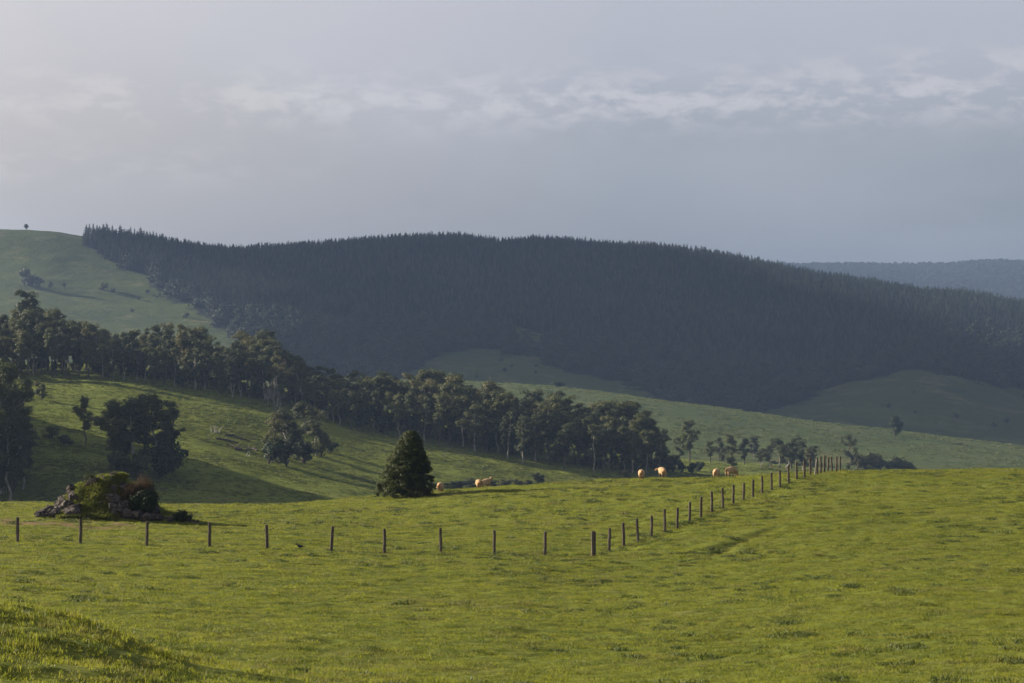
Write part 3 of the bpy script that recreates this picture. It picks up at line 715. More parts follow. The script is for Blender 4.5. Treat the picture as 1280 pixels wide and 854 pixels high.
# dome trees
def on_D(pr, p, by, ty, w_, lb, gr=None, u=used_b, h0=7):
    q = SD.pick(p, by, 1500, 2260) if by > 300 else SD.crest(p, 2100, 2300); h = (by - ty) / F * q[1]
    return place(pr, (q[0], q[1], q[2] - .2), rng.random() * 6.28, (w_ / 7, w_ / 7, h / h0), lb, gr, u)
on_D(bp[3], 33, 292, 283, 6.5, 'tiny lone round tree on the bare crest of the left hill')
on_D(bp[0], 30, 357, 331, 15, 'tallest dark tree of the small copse on the left hill')
on_D(bp[1], 40, 360, 339, 15, 'broad dark tree in the middle of the small copse on the left hill')
on_D(bp[2], 50, 360, 342, 12, 'dark tree at the right side of the small copse on the left hill')
on_D(bp[4], 63, 360, 351, 6, 'small bush just right of the copse on the left hill')
on_D(bp[3], 80, 360, 352, 5, 'little bush alone between the copse and the paired bushes')
on_D(bp[0], 129, 363, 352, 12, 'larger of the paired dark bushes on the left hill')
on_D(bp[1], 143, 367, 358, 8, 'smaller of the paired dark bushes on the left hill')
on_D(bp[2], 165, 391, 383, 5, 'bush by the small bare terrace low on the left hill')
on_D(bp[4], 233, 398, 390, 9, 'bush near the lower right edge of the left hill pasture')

# ---------------------------------------------------------------- dead timber
def dead_tree(H, nb=12, spread=.35):
    tr = bent((0, 0, -.4), (rng.normal() * .05 * H, 0, H), 7, .03); parts = [tube(tr, np.linspace(.02 * H + .05, .01, 7), 6)]
    for i in range(nb):
        t = rng.uniform(.2, .92); b = np.array([np.interp(t, np.linspace(0, 1, 7), tr[:, k]) for k in range(3)]); an = rng.random() * 6.28; r = H * spread * (1.1 - t)
        e = b + np.array([math.cos(an) * r, math.sin(an) * r * .6, r * rng.uniform(.4, 1.3)]); lp = bent(b, e, 5, .1); parts.append(tube(lp, np.linspace(.009 * H + .02, .02, 5), 4))
        for _ in range(3):
            m = lp[rng.integers(2, 5)]; parts.append(tube(bent(m, m + rng.normal(size=3) * r * .3 + [0, 0, r * .3], 3, .1), [.05, .035, .02], 3))
    return merge(parts)
BARK_GREY = bark_mat('grey_dead_wood', (.13, .12, .11), (.26, .245, .23), 2)
def dead(name, sheet, p, d, H, lb, cat='dead tree', nb=14, gr=None):
    V, Q = dead_tree(H, nb); q = sheet.at(p, d); o = link(name, new_mesh(name, V, Q, BARK_GREY if sheet is SB else BARK_DEAD, True), None, tuple(q), (0, 0, 0)); return tag(o, lb, cat, gr)
q = SB.pick(344, 513, 500, 660); dead('dead_tree', SB, 344, q[1], 10.5, 'bare pale dead tree with many branches at the belt edge', nb=18)
dead('dead_tree', SB, 349, q[1] + 4, 7.5, 'smaller bare dead tree leaning beside the larger pale one', nb=12)
dead('dead_tree', SB, 334, q[1] + 6, 6, 'low leafless dead tree left of the large pale one', nb=12)
dead('dead_tree', SD, 443, 1470, 16, 'bleached leafless tree rising above the belt against the dark far hill', nb=7)
def stag(p, by, lb, n=4, H=2.2):
    q = SB.pick(p, by, 400, 620); parts = []
    for i in range(n):
        x = (i - n / 2) * .55; parts.append(tube(bent((x, rng.normal() * .3, -.3), (x + rng.normal() * .5, rng.normal() * .4, H * rng.uniform(.6, 1.1)), 4, .08), [.13, .11, .08, .05], 5))
    V, Q = merge(parts); o = link('dead_stump', new_mesh('dead_stump', V, Q, BARK_DEAD, True), None, tuple(q)); tag(o, lb, 'stump')
stag(270, 542, 'splintered white stump with upright prongs on the grassy slope', 5)
stag(311, 570, 'white broken stump at the left foot of the dark clump', 2, 2.0)
def log(p, by, length, an, lb, gr=None):
    q = SB.pick(p, by, 400, 640); e = np.array([math.cos(an) * length, math.sin(an) * length, 0]); 
    a = q - e / 2; b = q + e / 2; a[2] = float(SB.z(a[0], a[1])) + .25; b[2] = float(SB.z(b[0], b[1])) + .25
    P_l = bent(a - q, b - q, 5, .02); parts = [tube(P_l, np.linspace(.32, .16, 5), 7)]
    for _ in range(5):
        m = P_l[rng.integers(1, 5)]; parts.append(tube(bent(m, m + rng.normal(size=3) * [1, 1, .5] + [0, 0, 1.2], 3, .1), [.1, .07, .03], 4))
    V, Q = merge(parts); o = link('fallen_log', new_mesh('fallen_log', V, Q, BARK_DEAD if gr is None else BARK_D, True), None, tuple(q)); tag(o, lb, 'fallen log', gr)
for p, by, l, an in [(284, 552, 6, .3), (292, 560, 5, -.5), (304, 563, 6, .9), (300, 549, 5, .1), (316, 562, 5, 2.2), (288, 545, 4, 1.)]:
    log(p, by, l, an, 'grey fallen limb among the dead timber right of the white stump', 'fallen limbs on the slope')

# ================================================================ NEAR TREE: dense cone
def cone_tree():
    H, W = 5.6, 5.1; parts = [tube(bent((0.25, 0, -.3), (.25, 0, H * .9), 6, .01), np.linspace(.17, .04, 6), 8)]; cl = []
    n = 820
    for i in range(n):
        t = rng.random() ** .85; z = H * (.03 + .90 * t)
        rad = W * .5 * (1 - t) ** .74 * .96 + .20
        an = rng.random() * 6.283; rr = rad * (rng.uniform(.55, 1.0) if rng.random() < .8 else rng.uniform(.1, .6))
        cx_ = .38 * t - .12 * (1 - t)                              # crown leans a little to the right at the top
        c = np.array([cx_ + math.cos(an) * rr, math.sin(an) * rr, z]); r = rng.uniform(.19, .36)
        if i % 4 == 0: parts.append(tube(bent((.2, 0, max(z - .4, .1)), c, 3, .04), [.035, .02, .01], 4))
        p, u = ellipsoid_pts(c, (r * 1.1, r * 1.1, r * .8), 130, .4); p[:, 2] = np.maximum(p[:, 2], .03)
        cl.append(leaf_faces(p, .065, .5, .5, u, 2.0))
    return merge(parts), merge(cl)
LEAF_C = leaf_mat('glossy_leaves', [(.030, .044, .011), (.058, .070, .016), (.10, .105, .024), (.15, .13, .034)], .32, .9)
q = SA.pick(508, 622, 120, 163); make_tree('cone_shaped_tree', cone_tree(), BARK_D, LEAF_C, tuple(q), 0., (1.0, 1.0, .99), 'dense dark cone shaped tree standing alone on the paddock brow', 'tree', None)

# ================================================================ ROCKY KNOLL
m, nt_ = mat_new('weathered_rock'); tc = N(nt_, 'ShaderNodeTexCoord'); oi = N(nt_, 'ShaderNodeObjectInfo')
v = N(nt_, 'ShaderNodeVectorMath', operation='ADD'); nt_.links.new(tc.outputs['Object'], v.inputs[0]); nt_.links.new(oi.outputs['Location'], v.inputs[1])
n_ = noise(nt_, v.outputs[0], 3.5, 8, .7); n2_ = noise(nt_, v.outputs[0], 14, 4, .6)
c = ramp(nt_, n_, [(.3, (.026, .023, .022)), (.5, (.072, .060, .053)), (.68, (.16, .13, .108))])
c = mixc(nt_, ramp(nt_, n2_, [(.6, (0, 0, 0)), (.75, (.5, .5, .5))]), c, (.22, .21, .15))
finish(nt_, c, .9, .15, n_, .9, .12); ROCK = m
def rock_mesh(seed):
    r = np.random.default_rng(seed); bm = bmesh.new()
    for p in r.normal(size=(17, 3)):
        p = p / np.linalg.norm(p) * r.uniform(.7, 1.05); bm.verts.new(p * [.5, .44, .42])
    bmesh.ops.convex_hull(bm, input=bm.verts)
    bmesh.ops.delete(bm, geom=[v for v in bm.verts if not v.link_faces], context='VERTS')
    bmesh.ops.bevel(bm, geom=list(bm.edges), offset=.02, segments=1, affect='EDGES')
    bmesh.ops.triangulate(bm, faces=bm.faces)
    bmesh.ops.subdivide_edges(bm, edges=bm.edges, cuts=1)
    for v in bm.verts: v.co += Vector(r.normal(size=3) * .012)
    me = bpy.data.meshes.new('rock'); bm.to_mesh(me); bm.free(); me.materials.append(ROCK); return me
RM = [rock_mesh(s) for s in range(9)]
def rock(x, y, s, lb, gr, sink=.12, sx=None):
    z = float(SA.z(x, y)); o = link('rock', RM[int(rng.integers(0, 9))], None, (x, y, z + s * (.36 - sink) * .8), tuple(rng.uniform(-.5, .5, 2)) + (rng.random() * 6.28,), sx or (s * rng.uniform(.85, 1.3), s * rng.uniform(.8, 1.2), s * rng.uniform(.7, 1.15)))
    tag(o, lb, 'rock', gr)
def X_at(p, d): return (p - CX) / F * d
for i in range(75):                                                  # left flank scree
    p = rng.uniform(46, 96); u = (p - 46) / 50; y = 116.5 + rng.uniform(-.9, 1.6) ; s = rng.uniform(.45, 1.05) * (.6 + .6 * u)
    rock(X_at(p, y), y, s, 'brown angular rock in the sunlit scree on the left flank of the knoll', 'rocks of the left flank')
for i in range(22):                                                  # toe in front
    p = rng.uniform(60, 150); y = rng.uniform(115.7, 116.6); s = rng.uniform(.35, .75)
    rock(X_at(p, y), y, s, 'rock at the grassy foot of the knoll facing the fence', 'rocks at the foot of the knoll')
for i in range(64):                                                 # shaded right face
    p = rng.uniform(124, 196); y = rng.uniform(115.7, 117.6); s = rng.uniform(.4, 1.0)
    rock(X_at(p, y), y, s, 'dark rock in the shaded rubble below the rusty bracken', 'rocks of the shaded right face')
for i in range(16):
    p = rng.uniform(108, 146); y = 117.9 + rng.uniform(-.4, .6); s = rng.uniform(.35, .7)
    rock(X_at(p, y), y, s, 'rock along the broken top edge of the knoll', 'rocks on the top of the knoll')
for i in range(26):
    p = rng.uniform(160, 246); y = rng.uniform(115.4, 116.2) + (p - 160) * .008; s = rng.uniform(.2, .42)
    rock(X_at(p, y), y, s, 'small low rock trailing right from the knoll through the grass', 'small rocks trailing from the knoll')
rock(X_at(115, 117.4), 117.4, 1.0, 'large dark capping rock on the summit of the knoll', None, .1, (1.35, .9, .75))
rock(X_at(93, 116.9), 116.9, 1.0, 'long pale brown slab leaning on the upper left of the knoll', None, .05, (1.25, .8, .8))
rock(X_at(110, 115.2), 115.2, .9, 'bluish grey boulder at the centre foot of the knoll', None, .2, (1.1, .8, .95))

def blades(n, spread, h0, h1, w0, lean=.35, disc=True):
    """n thin upright leaf blades from a patch of ground, each three segments bent over"""
    an = rng.random(n) * 6.283; r = spread * np.sqrt(rng.random(n)); x = np.cos(an) * r; y = np.sin(an) * r
    h = rng.uniform(h0, h1, n); la = rng.random(n) * 6.283; ln = h * lean * rng.uniform(.2, 1.4, n); wa = rng.random(n) * 6.283
    dx, dy = np.cos(la) * ln, np.sin(la) * ln; wx, wy = np.cos(wa) * w0, np.sin(wa) * w0
    b = np.stack([x, y, 0 * x - .01], 1); mdl = b + np.stack([dx * .35, dy * .35, h * .6], 1); tp = b + np.stack([dx, dy, h], 1); wv = np.stack([wx, wy, 0 * wx], 1)
    V = np.stack([b - wv, b + wv, mdl + wv * .8, tp, mdl - wv * .8], 1).reshape(-1, 3)
    i = np.arange(n) * 5; Q = np.concatenate([np.stack([i, i + 1, i + 2, i + 4], 1), np.stack([i + 4, i + 2, i + 3, i + 3], 1)])
    return V, Q
def tri_mesh(name, V, Q, mat):
    T = np.concatenate([Q[:, [0, 1, 2]], Q[:, [0, 2, 3]]]); T = T[(T[:, 1] != T[:, 2])]; return new_mesh(name, V, T, mat)
m, nt_ = mat_new('rusty_bracken'); tc = N(nt_, 'ShaderNodeTexCoord'); n_ = noise(nt_, tc.outputs['Object'], 3, 4)
finish(nt_, ramp(nt_, n_, [(.35, (.05, .036, .022)), (.65, (.135, .09, .05))]), .9, .05, trans=.25); RUST = m
def frond_bush(name, p, y, W, top, n, mat, lb, cat, w0=.02, lean=.5):
    H = -(top - CY) / F * y - float(SA.z(X_at(p, y), y)); print('bracken', H); H = max(H, .9)
    V, Q = blades(n, W * .42, H * .45, H, w0, lean); rr_ = np.hypot(V[:, 0], V[:, 1]) / (W * .5); V[:, 2] *= np.clip(1.12 - .75 * rr_ ** 2, .2, 1.0) * (1 + .22 * fbm(V[:, 0] * 3, V[:, 1] * 3, 5, 2)); me = tri_mesh(name, V, Q, mat); x = X_at(p, y); o = link(name, me, None, (x, y, float(SA.z(x, y)))); return tag(o, lb, cat)
G_ = make_tree('dark_bush', broad(1.45, 2.1, 7000, .055, .02, 26, .8), BARK_D, LEAF_D, (X_at(180, 116.6), 116.6, float(SA.z(X_at(180, 116.6), 116.6)) - .1), 0, (1, 1, 1), 'dense dark bush on the right shoulder of the rocky knoll', 'bush', None, 'stem', 'foliage')
frond_bush('bracken_bush', 166, 117.0, 1.7, 601, 1500, RUST, 'dry rusty brown bracken sprouting over the top of the dark bush', 'bracken', .012, .3)
frond_bush('bracken_bush', 180, 117.2, 1.7, 592, 1500, RUST, 'dry reddish bracken rising behind the dark bush', 'bracken', .012, .3)
make_tree('small_bush', broad(.85, 1.35, 1800, .05, .02, 14, .9), BARK_D, LEAF_D, (X_at(228, 116.5), 116.5, float(SA.z(X_at(228, 116.5), 116.5)) - .05), 0, (1, 1, 1), 'small dark bush at the right end of the trailing rocks', 'bush', None, 'stem', 'foliage')
make_tree('summit_plant', broad(.75, .8, 700, .05, .02, 8, .9), BARK_D, LEAF_E, (X_at(109, 117.9), 117.9, float(SA.z(X_at(109, 117.9), 117.9)) + .1), 0, (1, 1, 1), 'small pale green plant growing on the summit of the knoll', 'plant', None, 'stem', 'foliage')

# ================================================================ GRASS
def grass_mat(name, cols, hue_scale, trans=.35):
    m, nt = mat_new(name); oi = N(nt, 'ShaderNodeObjectInfo')
    a = noise(nt, oi.outputs['Location'], hue_scale, 4, .6); b = noise(nt, oi.outputs['Location'], hue_scale * 7, 3, .6)
    f = math_(nt, 'ADD', math_(nt, 'MULTIPLY', a, .35), math_(nt, 'ADD', math_(nt, 'MULTIPLY', b, .35), math_(nt, 'MULTIPLY', oi.outputs['Random'], .3)))
    k = len(cols); c = ramp(nt, f, [(.33 + .34 * i / (k - 1), cc) for i, cc in enumerate(cols)])
    finish(nt, c, .6, .25, trans=trans); return m
GR = grass_mat('sward_blades', [(.095, .12, .016), (.14, .16, .018), (.175, .19, .020), (.205, .215, .023), (.225, .215, .036)], .22, .58)
GR2 = grass_mat('dull_grass_blades', [(.13, .135, .028), (.16, .155, .034), (.20, .18, .05)], .3, .5)
GR3 = grass_mat('dark_weed_blades', [(.085, .11, .016), (.11, .135, .018), (.135, .16, .022)], .3, .35)
def clumps(mat, n, spread, h0, h1, w0, lean, k):
    out = []
    for i in range(k):
        V, Q = blades(int(n * .85), spread, h0, h1, w0, lean); out.append(proto_obj('grass_clump_form', tri_mesh('grass_clump', V, Q, mat)))
    return out
sw = clumps(GR, 66, .21, .018, .05, .005, 1.1, 4)
du = clumps(GR2, 46, .24, .02, .055, .005, 1.2, 3)
wk = clumps(GR3, 60, .22, .025, .065, .007, .9, 3)
def field(d0, d1, dens, marg=.05):
    n = int(dens * (d1 ** 2 - d0 ** 2) / 2 * (1280 / F) * (1 + 2 * marg))
    d = np.sqrt(rng.uniform(d0 ** 2, d1 ** 2, n)); p = rng.uniform(-1280 * marg, 1280 * (1 + marg), n); return (p - CX) / F * d, d
PX = []; PS = []; PV = []
for d0, d1, dens, s0 in [(18, 42, 26, .95), (42, 62, 20, 1.1), (62, 88, 13, 1.35), (88, 120, 9.0, 1.65), (120, 178, 4.5, 2.3)]:
    x, y = field(d0, d1, dens, .42 if d1 < 63 else .25); b = bareA(x, y, 0); k = rng.random(len(x)) > b * 1.9
    x, y = x[k], y[k]; n = len(x)
    typ = fbm(x / 3.2, y / 2.2, 91, 4); t2 = fbm(x / 1.6, y / 1.2, 95, 3); dark = fbm(x / 1.5, y / 1.1, 99, 3)
    v = rng.integers(0, 4, n); sel = (typ + rng.normal(size=n) * .35 > .42) & (t2 > -.1); v = np.where(sel, rng.integers(4, 7, n), v)
    sel2 = dark + rng.normal(size=n) * .35 > .62; v = np.where(sel2, rng.integers(7, 10, n), v)
    hs = np.where(v >= 7, rng.uniform(.7, 1.3, n), rng.uniform(.75, 1.25, n)) * (1 + .5 * np.clip(typ, -.6, .8))
    # longer rank grass on the near left bank and along the fence
    bank = np.exp(-(((x + 8.5) / 5.) ** 2 + ((y - 28) / 7.) ** 2)); hs *= 1 + .5 * bank; hs *= np.clip(1 + 1.1 * fbm(x / .6, y / .4, 131, 2), .35, 2.2)
    S = np.stack([s0 * np.ones(n), s0 * np.ones(n), s0 ** .55 * hs], 1)
    PX.append(np.stack([x, y, SA.z(x, y)], 1)); PS.append(S); PV.append(v)
P_ = np.concatenate(PX); S_ = np.concatenate(PS); V_ = np.concatenate(PV)
scatter('paddock_grass', P_, S_, rots(len(P_), .08), V_, sw + du + wk, 'short uneven green pasture grass covering the paddock', 'grass')
# tussocks and rank weeds that throw little shadows
x, y = field(24, 170, .6); t = fbm(x / 6, y / 4.5, 111, 3); k = t > -.05; x, y = x[k], y[k]
ft = rng.random(len(x)); n = len(x); s = rng.uniform(.5, 1.4, n) * (1 + y / 220)
fx = []
for (pa, da, pb, db, m_) in [(742, 97, 1006, 138, 130), (0, 93, 742, 97, 120), (1006, 138, 1050, 156, 40)]:
    u = rng.random(m_); dd = da + (db - da) * u; xx = X_at(pa, da) + (X_at(pb, db) - X_at(pa, da)) * u; fx.append(np.stack([xx + rng.normal(size=m_) * .2, dd - .15 + rng.normal(size=m_) * .2], 1))
fx = np.concatenate(fx); x = np.concatenate([x, fx[:, 0]]); y = np.concatenate([y, fx[:, 1]]); s = np.concatenate([s, rng.uniform(.5, 1.2, len(fx))]); n = len(x)
GR5 = grass_mat('tussock_blades', [(.045, .066, .014), (.072, .094, .018), (.10, .12, .022)], .4, .25)
tus = clumps(GR5, 150, .22, .03, .10, .007, 1.0, 3) + clumps(GR2, 130, .22, .04, .11, .005, 1.0, 2)
vi = np.where(rng.random(n) < .68, rng.integers(0, 3, n), rng.integers(3, 5, n))
scatter('tussock_grass', np.stack([x, y, SA.z(x, y)], 1), np.stack([s * 1.25, s, s * .8], 1), rots(n, .1), vi, tus, 'darker tussocks and weeds dotted through the paddock', 'tussock grass')
# grass on the knoll
x = X_at(rng.uniform(82, 150, 4600), 117); y = rng.uniform(115.2, 118.4, 4600); n = len(x)
GR4 = grass_mat('mossy_blades', [(.085, .105, .016), (.13, .15, .02), (.19, .19, .03)], 3, .5)
kn = clumps(GR4, 40, .16, .05, .13, .010, .8, 3)
scatter('knoll_grass', np.stack([x, y, SA.z(x, y) + .04], 1), np.ones((n, 3)) * rng.uniform(.9, 2.0, (n, 1)), rots(n, .1), rng.integers(0, 3, n), kn, 'bright mossy grass on the rocky knoll', 'grass')
# coarse tussocks over the mid hill and spur
HG1 = grass_mat('hill_grass_blades', [(.10, .125, .018), (.135, .155, .022), (.17, .18, .03)], .02, .45); HG2 = grass_mat('hill_weed_blades', [(.07, .095, .02), (.10, .13, .024), (.13, .15, .03)], .02, .35)
hm = [proto_obj('hill_tussock_form', tri_mesh('hill_tussock', *blades(26, .5, .12, .30, .04, .9), HG1)) for _ in range(2)] + [proto_obj('hill_tussock_form', tri_mesh('hill_tussock', *blades(30, .5, .15, .40, .05, .8), HG2)) for _ in range(2)]
HG3 = grass_mat('spur_grass_blades', [(.07, .092, .028), (.095, .118, .032), (.125, .14, .042)], .012, .4); hs_ = [proto_obj('spur_tussock_form', tri_mesh('spur_tussock', *blades(26, .6, .15, .35, .05, .9), HG3)) for _ in range(4)]
def hillg(sheet, d0, d1, dens, s0, name, label):
    x, y = field(d0, d1, dens); t = fbm(x / 22, y / 16, 121, 4); k = rng.random(len(x)) < np.clip(.55 + t, .1, 1); x, y, t = x[k], y[k], t[k]; n = len(x); s = s0 * rng.uniform(.6, 1.4, n)
    v = np.where(rng.random(n) < np.clip(.14 + .4 * t, .04, .6), rng.integers(2, 4, n), rng.integers(0, 2, n))
    scatter(name, np.stack([x, y, sheet.z(x, y)], 1), np.stack([s * 1.3, s, s * .8], 1), rots(n), v, hm if sheet is SB else hs_, label, 'grass')
hillg(SB, 380, 660, 1.1, 1.1, 'hillside_grass', 'rough tussocky grass on the sunlit valley slope')
hillg(SB, 660, 900, .12, 1.8, 'hill_crest_grass', 'rough grass on the crest behind the gum belt')
hillg(SCc, 850, 1260, .06, 2.4, 'spur_grass', 'rough grass on the spur across the valley')

# ================================================================ FENCES
m, nt_ = mat_new('weathered_post_timber'); tc = N(nt_, 'ShaderNodeTexCoord'); mp = N(nt_, 'ShaderNodeMapping'); mp.inputs['Scale'].default_value = (1, 1, .12); nt_.links.new(tc.outputs['Object'], mp.inputs[0])
n_ = noise(nt_, mp.outputs[0], 22, 6, .7); finish(nt_, ramp(nt_, n_, [(.35, (.055, .042, .034)), (.6, (.13, .105, .085)), (.75, (.20, .17, .14))]), .9, .1, n_, .6, .02); POST = m
m, nt_ = mat_new('pale_post_timber'); finish(nt_, (.24, .22, .19), .85, .1); PALE = m
m, nt_ = mat_new('galvanised_wire'); finish(nt_, (.10, .095, .09), .6, .3); WIRE = m
def post_mesh(w_, h, mat, seed):
    r = np.random.default_rng(seed); bm = bmesh.new(); k = 8; rings = []
    for zi, z in enumerate(np.linspace(-.35, h, 6)):
        s = w_ * (1.06 - .08 * zi / 5); off = r.normal(size=2) * .006
        rings.append([bm.verts.new((off[0] + s * math.cos(a) * (1 + r.normal() * .05), off[1] + s * .85 * math.sin(a) * (1 + r.normal() * .05), z + (r.normal() * .012 if zi == 5 else 0))) for a in np.linspace(0, 6.283, k, endpoint=False) + .39])
    for a, b in zip(rings[:-1], rings[1:]):
        for j in range(k): bm.faces.new((a[j], a[(j + 1) % k], b[(j + 1) % k], b[j]))
    bm.faces.new(rings[-1]); bm.faces.new(rings[0][::-1])
    bmesh.ops.bevel(bm, geom=[e for e in bm.edges if all(abs(v.co.z - h) < .05 for v in e.verts)], offset=.008, segments=1, affect='EDGES')
    me = bpy.data.meshes.new('post'); bm.to_mesh(me); bm.free(); me.materials.append(mat); return me
PM = [post_mesh(.075, 1.2, POST, s) for s in range(5)]; CORN = post_mesh(.12, 1.24, POST, 9); PMP = post_mesh(.055, 1.15, PALE, 11)
def wires(root, tops, name='wire'):
    for hh in (.25, .5, .75, 1.0):
        parts = []
        for a, b in zip(tops[:-1], tops[1:]):
            A_ = np.array(a) + [0, -.075, hh]; B_ = np.array(b) + [0, -.075, hh]; Mi = (A_ + B_) / 2 - [0, 0, .012]
            parts.append(tube([A_, Mi, B_], [.002] * 3, 4))
        V, Q = merge(parts); link(name, new_mesh(name, V - np.array(root.location), Q, WIRE), root)
front = [(-134, 671, 92.5), (-57, 674, 92.7), (22, 676, 93), (101, 681, 93.4), (183, 682, 93.8), (262, 684, 94.2), (334, 685, 94.6), (414, 691, 95), (481, 692, 95.4), (551, 691, 95.8), (618, 692, 96.2), (681, 693, 96.6), (742, 696, 97)]
tops = []
q0 = SA.at(360, 94.7); root = link('wire_fence', None, None, tuple(q0)); tag(root, 'row of dark posts running straight across the paddock in front of the rocky knoll', 'fence')
for i, (p, by, d) in enumerate(front):
    q = SA.at(p, d); q[2] -= .02; tops.append(q.copy()); cr = i == len(front) - 1
    o = link('post', CORN if cr else PM[i % 5], root, tuple(q - q0), tuple(rng.normal(size=2) * .02) + (rng.random() * .5,))
    if cr: o['label'] = 'thicker corner post'
wires(root, tops)
q0 = SA.at(885, 116.4); root = link('wire_fence', None, None, tuple(q0)); tag(root, 'receding row of dark posts climbing diagonally right from the corner post to the brow', 'fence')
P0 = np.array([X_at(742, 97), 97.]); P1 = np.array([X_at(1006, 138), 138.]); dg = []
for k_ in range(1, 20):
    xy = P0 + (P1 - P0) * k_ / 19; dg.append((xy[0], xy[1], 1.2, 0))
for p, d in [(1013, 141), (1021.5, 144), (1026, 146.5), (1030.5, 149), (1035, 151), (1040, 153), (1045.5, 155.5), (1050, 159)]: dg.append((X_at(p, d), d, 1.25, 0))
tp2 = [tops[-1]]
for i, (x, y, h, _) in enumerate(dg):
    z = float(SA.z(x, y)) - .02; tp2.append(np.array([x, y, z]))
    link('post', PM[i % 5], root, (x - q0[0], y - q0[1], z - q0[2]), tuple(rng.normal(size=2) * .025) + (rng.random() * .5,), (1, 1, h / 1.2 * rng.uniform(.95, 1.04)))
x, y = X_at(1018.5, 143), 143.; o = link('post', PMP, root, (x - q0[0], y - q0[1], float(SA.z(x, y)) - q0[2]), (0, .12, 0)); o['label'] = 'pale leaning post'
wires(root, tp2)

# ================================================================ SHEEP
m, nt_ = mat_new('sheep_wool'); tc = N(nt_, 'ShaderNodeTexCoord'); n_ = noise(nt_, tc.outputs['Object'], 18, 5, .7); n2_ = noise(nt_, tc.outputs['Object'], 4, 3, .6)
c = ramp(nt_, n2_, [(.35, (.33, .21, .11)), (.65, (.47, .33, .20))])
sp = N(nt_, 'ShaderNodeSeparateXYZ'); nt_.links.new(tc.outputs['Object'], sp.inputs[0])
leg = ramp(nt_, sp.outputs[2], [(.16, (1, 1, 1)), (.30, (0, 0, 0))]); c = mixc(nt_, leg, c, (.20, .12, .08))
rear = math_(nt_, 'MULTIPLY', ramp(nt_, math_(nt_, 'MULTIPLY', sp.outputs[0], -1.0), [(.44, (0, 0, 0)), (.55, (1, 1, 1))]), .7); c = mixc(nt_, rear, c, (.26, .13, .06))
finish(nt_, c, .95, .05, n_, 1, .03); WOOL = m
tex = bpy.data.textures.new('fleece', 'CLOUDS'); tex.noise_scale = .09
def sheep_mesh(pose):
    head = {'graze': [(.50, 0, .46, .12), (.62, 0, .27, .085), (.67, 0, .14, .075), (.72, 0, .03, .045)],
            'up': [(.50, 0, .66, .13), (.60, 0, .80, .09), (.68, 0, .84, .08), (.82, 0, .76, .045)],
            'turn': [(.50, .06, .56, .13), (.58, .16, .58, .09), (.62, .24, .58, .08), (.66, .36, .49, .045)]}[pose]
    P = [(-.32, 0, .56, .235), (0, 0, .55, .265), (.30, 0, .56, .225)]; E = [(0, 1), (1, 2)]
    prev = 2
    for h in head: P.append(h); E.append((prev, len(P) - 1)); prev = len(P) - 1
    hd = len(P) - 2; hx, hy, hz, _ = P[hd]
    for s in (-1, 1): P.append((hx - .03, hy + s * .13, hz + .03, .022)); E.append((hd, len(P) - 1))
    for s in (-1, 1):
        b = len(P); P += [(-.38, s * .12, .36, .10), (-.45, s * .12, .22, .04), (-.41, s * .12, 0.02, .032)]; E += [(0, b), (b, b + 1), (b + 1, b + 2)]
        b = len(P); P += [(.28, s * .12, .36, .085), (.29, s * .12, .20, .04), (.29, s * .12, 0.02, .032)]; E += [(2, b), (b, b + 1), (b + 1, b + 2)]
    b = len(P); P += [(-.56, 0, .60, .045), (-.61, 0, .45, .04)]; E += [(0, b), (b, b + 1)]
    me = bpy.data.meshes.new('sheep'); me.from_pydata([p[:3] for p in P], E, []); me.materials.append(WOOL); return me, P
def make_sheep(pose):
    me, P = sheep_mesh(pose); o = link('sheep', me); sk = o.modifiers.new('skin', 'SKIN'); sk.use_smooth_shade = True
    for i, v in enumerate(me.skin_vertices[0].data): v.radius = (P[i][3], P[i][3]); v.use_root = i == 0
    sb = o.modifiers.new('subd', 'SUBSURF'); sb.levels = 3; sb.render_levels = 3
    dm = o.modifiers.new('fleece', 'DISPLACE'); dm.texture = tex; dm.strength = .035; dm.mid_level = .5
    return o
prot = {k: make_sheep(k) for k in ('graze', 'up', 'turn')}; used_s = set()
for p, by, hd, pose, s, lb in [
  (550.5, 616, 82, 'graze', 1.0, 'grazing sheep seen from behind just right of the cone shaped tree'),
  (598.5, 612, 96, 'graze', .98, 'left sheep of the close pair left of the pointed bush'),
  (607.5, 611.5, 50, 'up', .95, 'sheep with raised head turned right, in the close pair'),
  (802, 600, 84, 'graze', 1.0, 'sheep seen from behind beside the rounded bush on the brow'),
  (828, 598, 100, 'turn', 1.05, 'reddish rumped sheep seen from behind, second from the rounded bush'),
  (895.5, 599, 76, 'graze', 1.0, 'pale sheep grazing left of the long brown one by the fence'),
  (914, 597.5, 45, 'graze', 1.08, 'brown sheep grazing side on with its head lowered right, above the fence line')]:
    pr = prot[pose]; o = pr if pose not in used_s else pr.copy()
    if pose in used_s: COL.objects.link(o)
    used_s.add(pose); q = SA.pick(p, by, 128, 168); o.location = tuple(q + [0, 0, .03]); o.rotation_euler = (0, 0, R(hd)); s *= q[1] / 165 * 1.12; o.scale = (s, s, s)
    tag(o, lb, 'sheep', 'sheep grazing along the brow')
o = prot['graze'].copy(); COL.objects.link(o); q = SB.pick(965, 585, 640, 900); o.location = tuple(q); o.rotation_euler = (0, 0, .3); o.scale = (1.15, 1.15, 1.15); tag(o, 'tiny white sheep far off at the foot of the low valley row of gums', 'sheep')

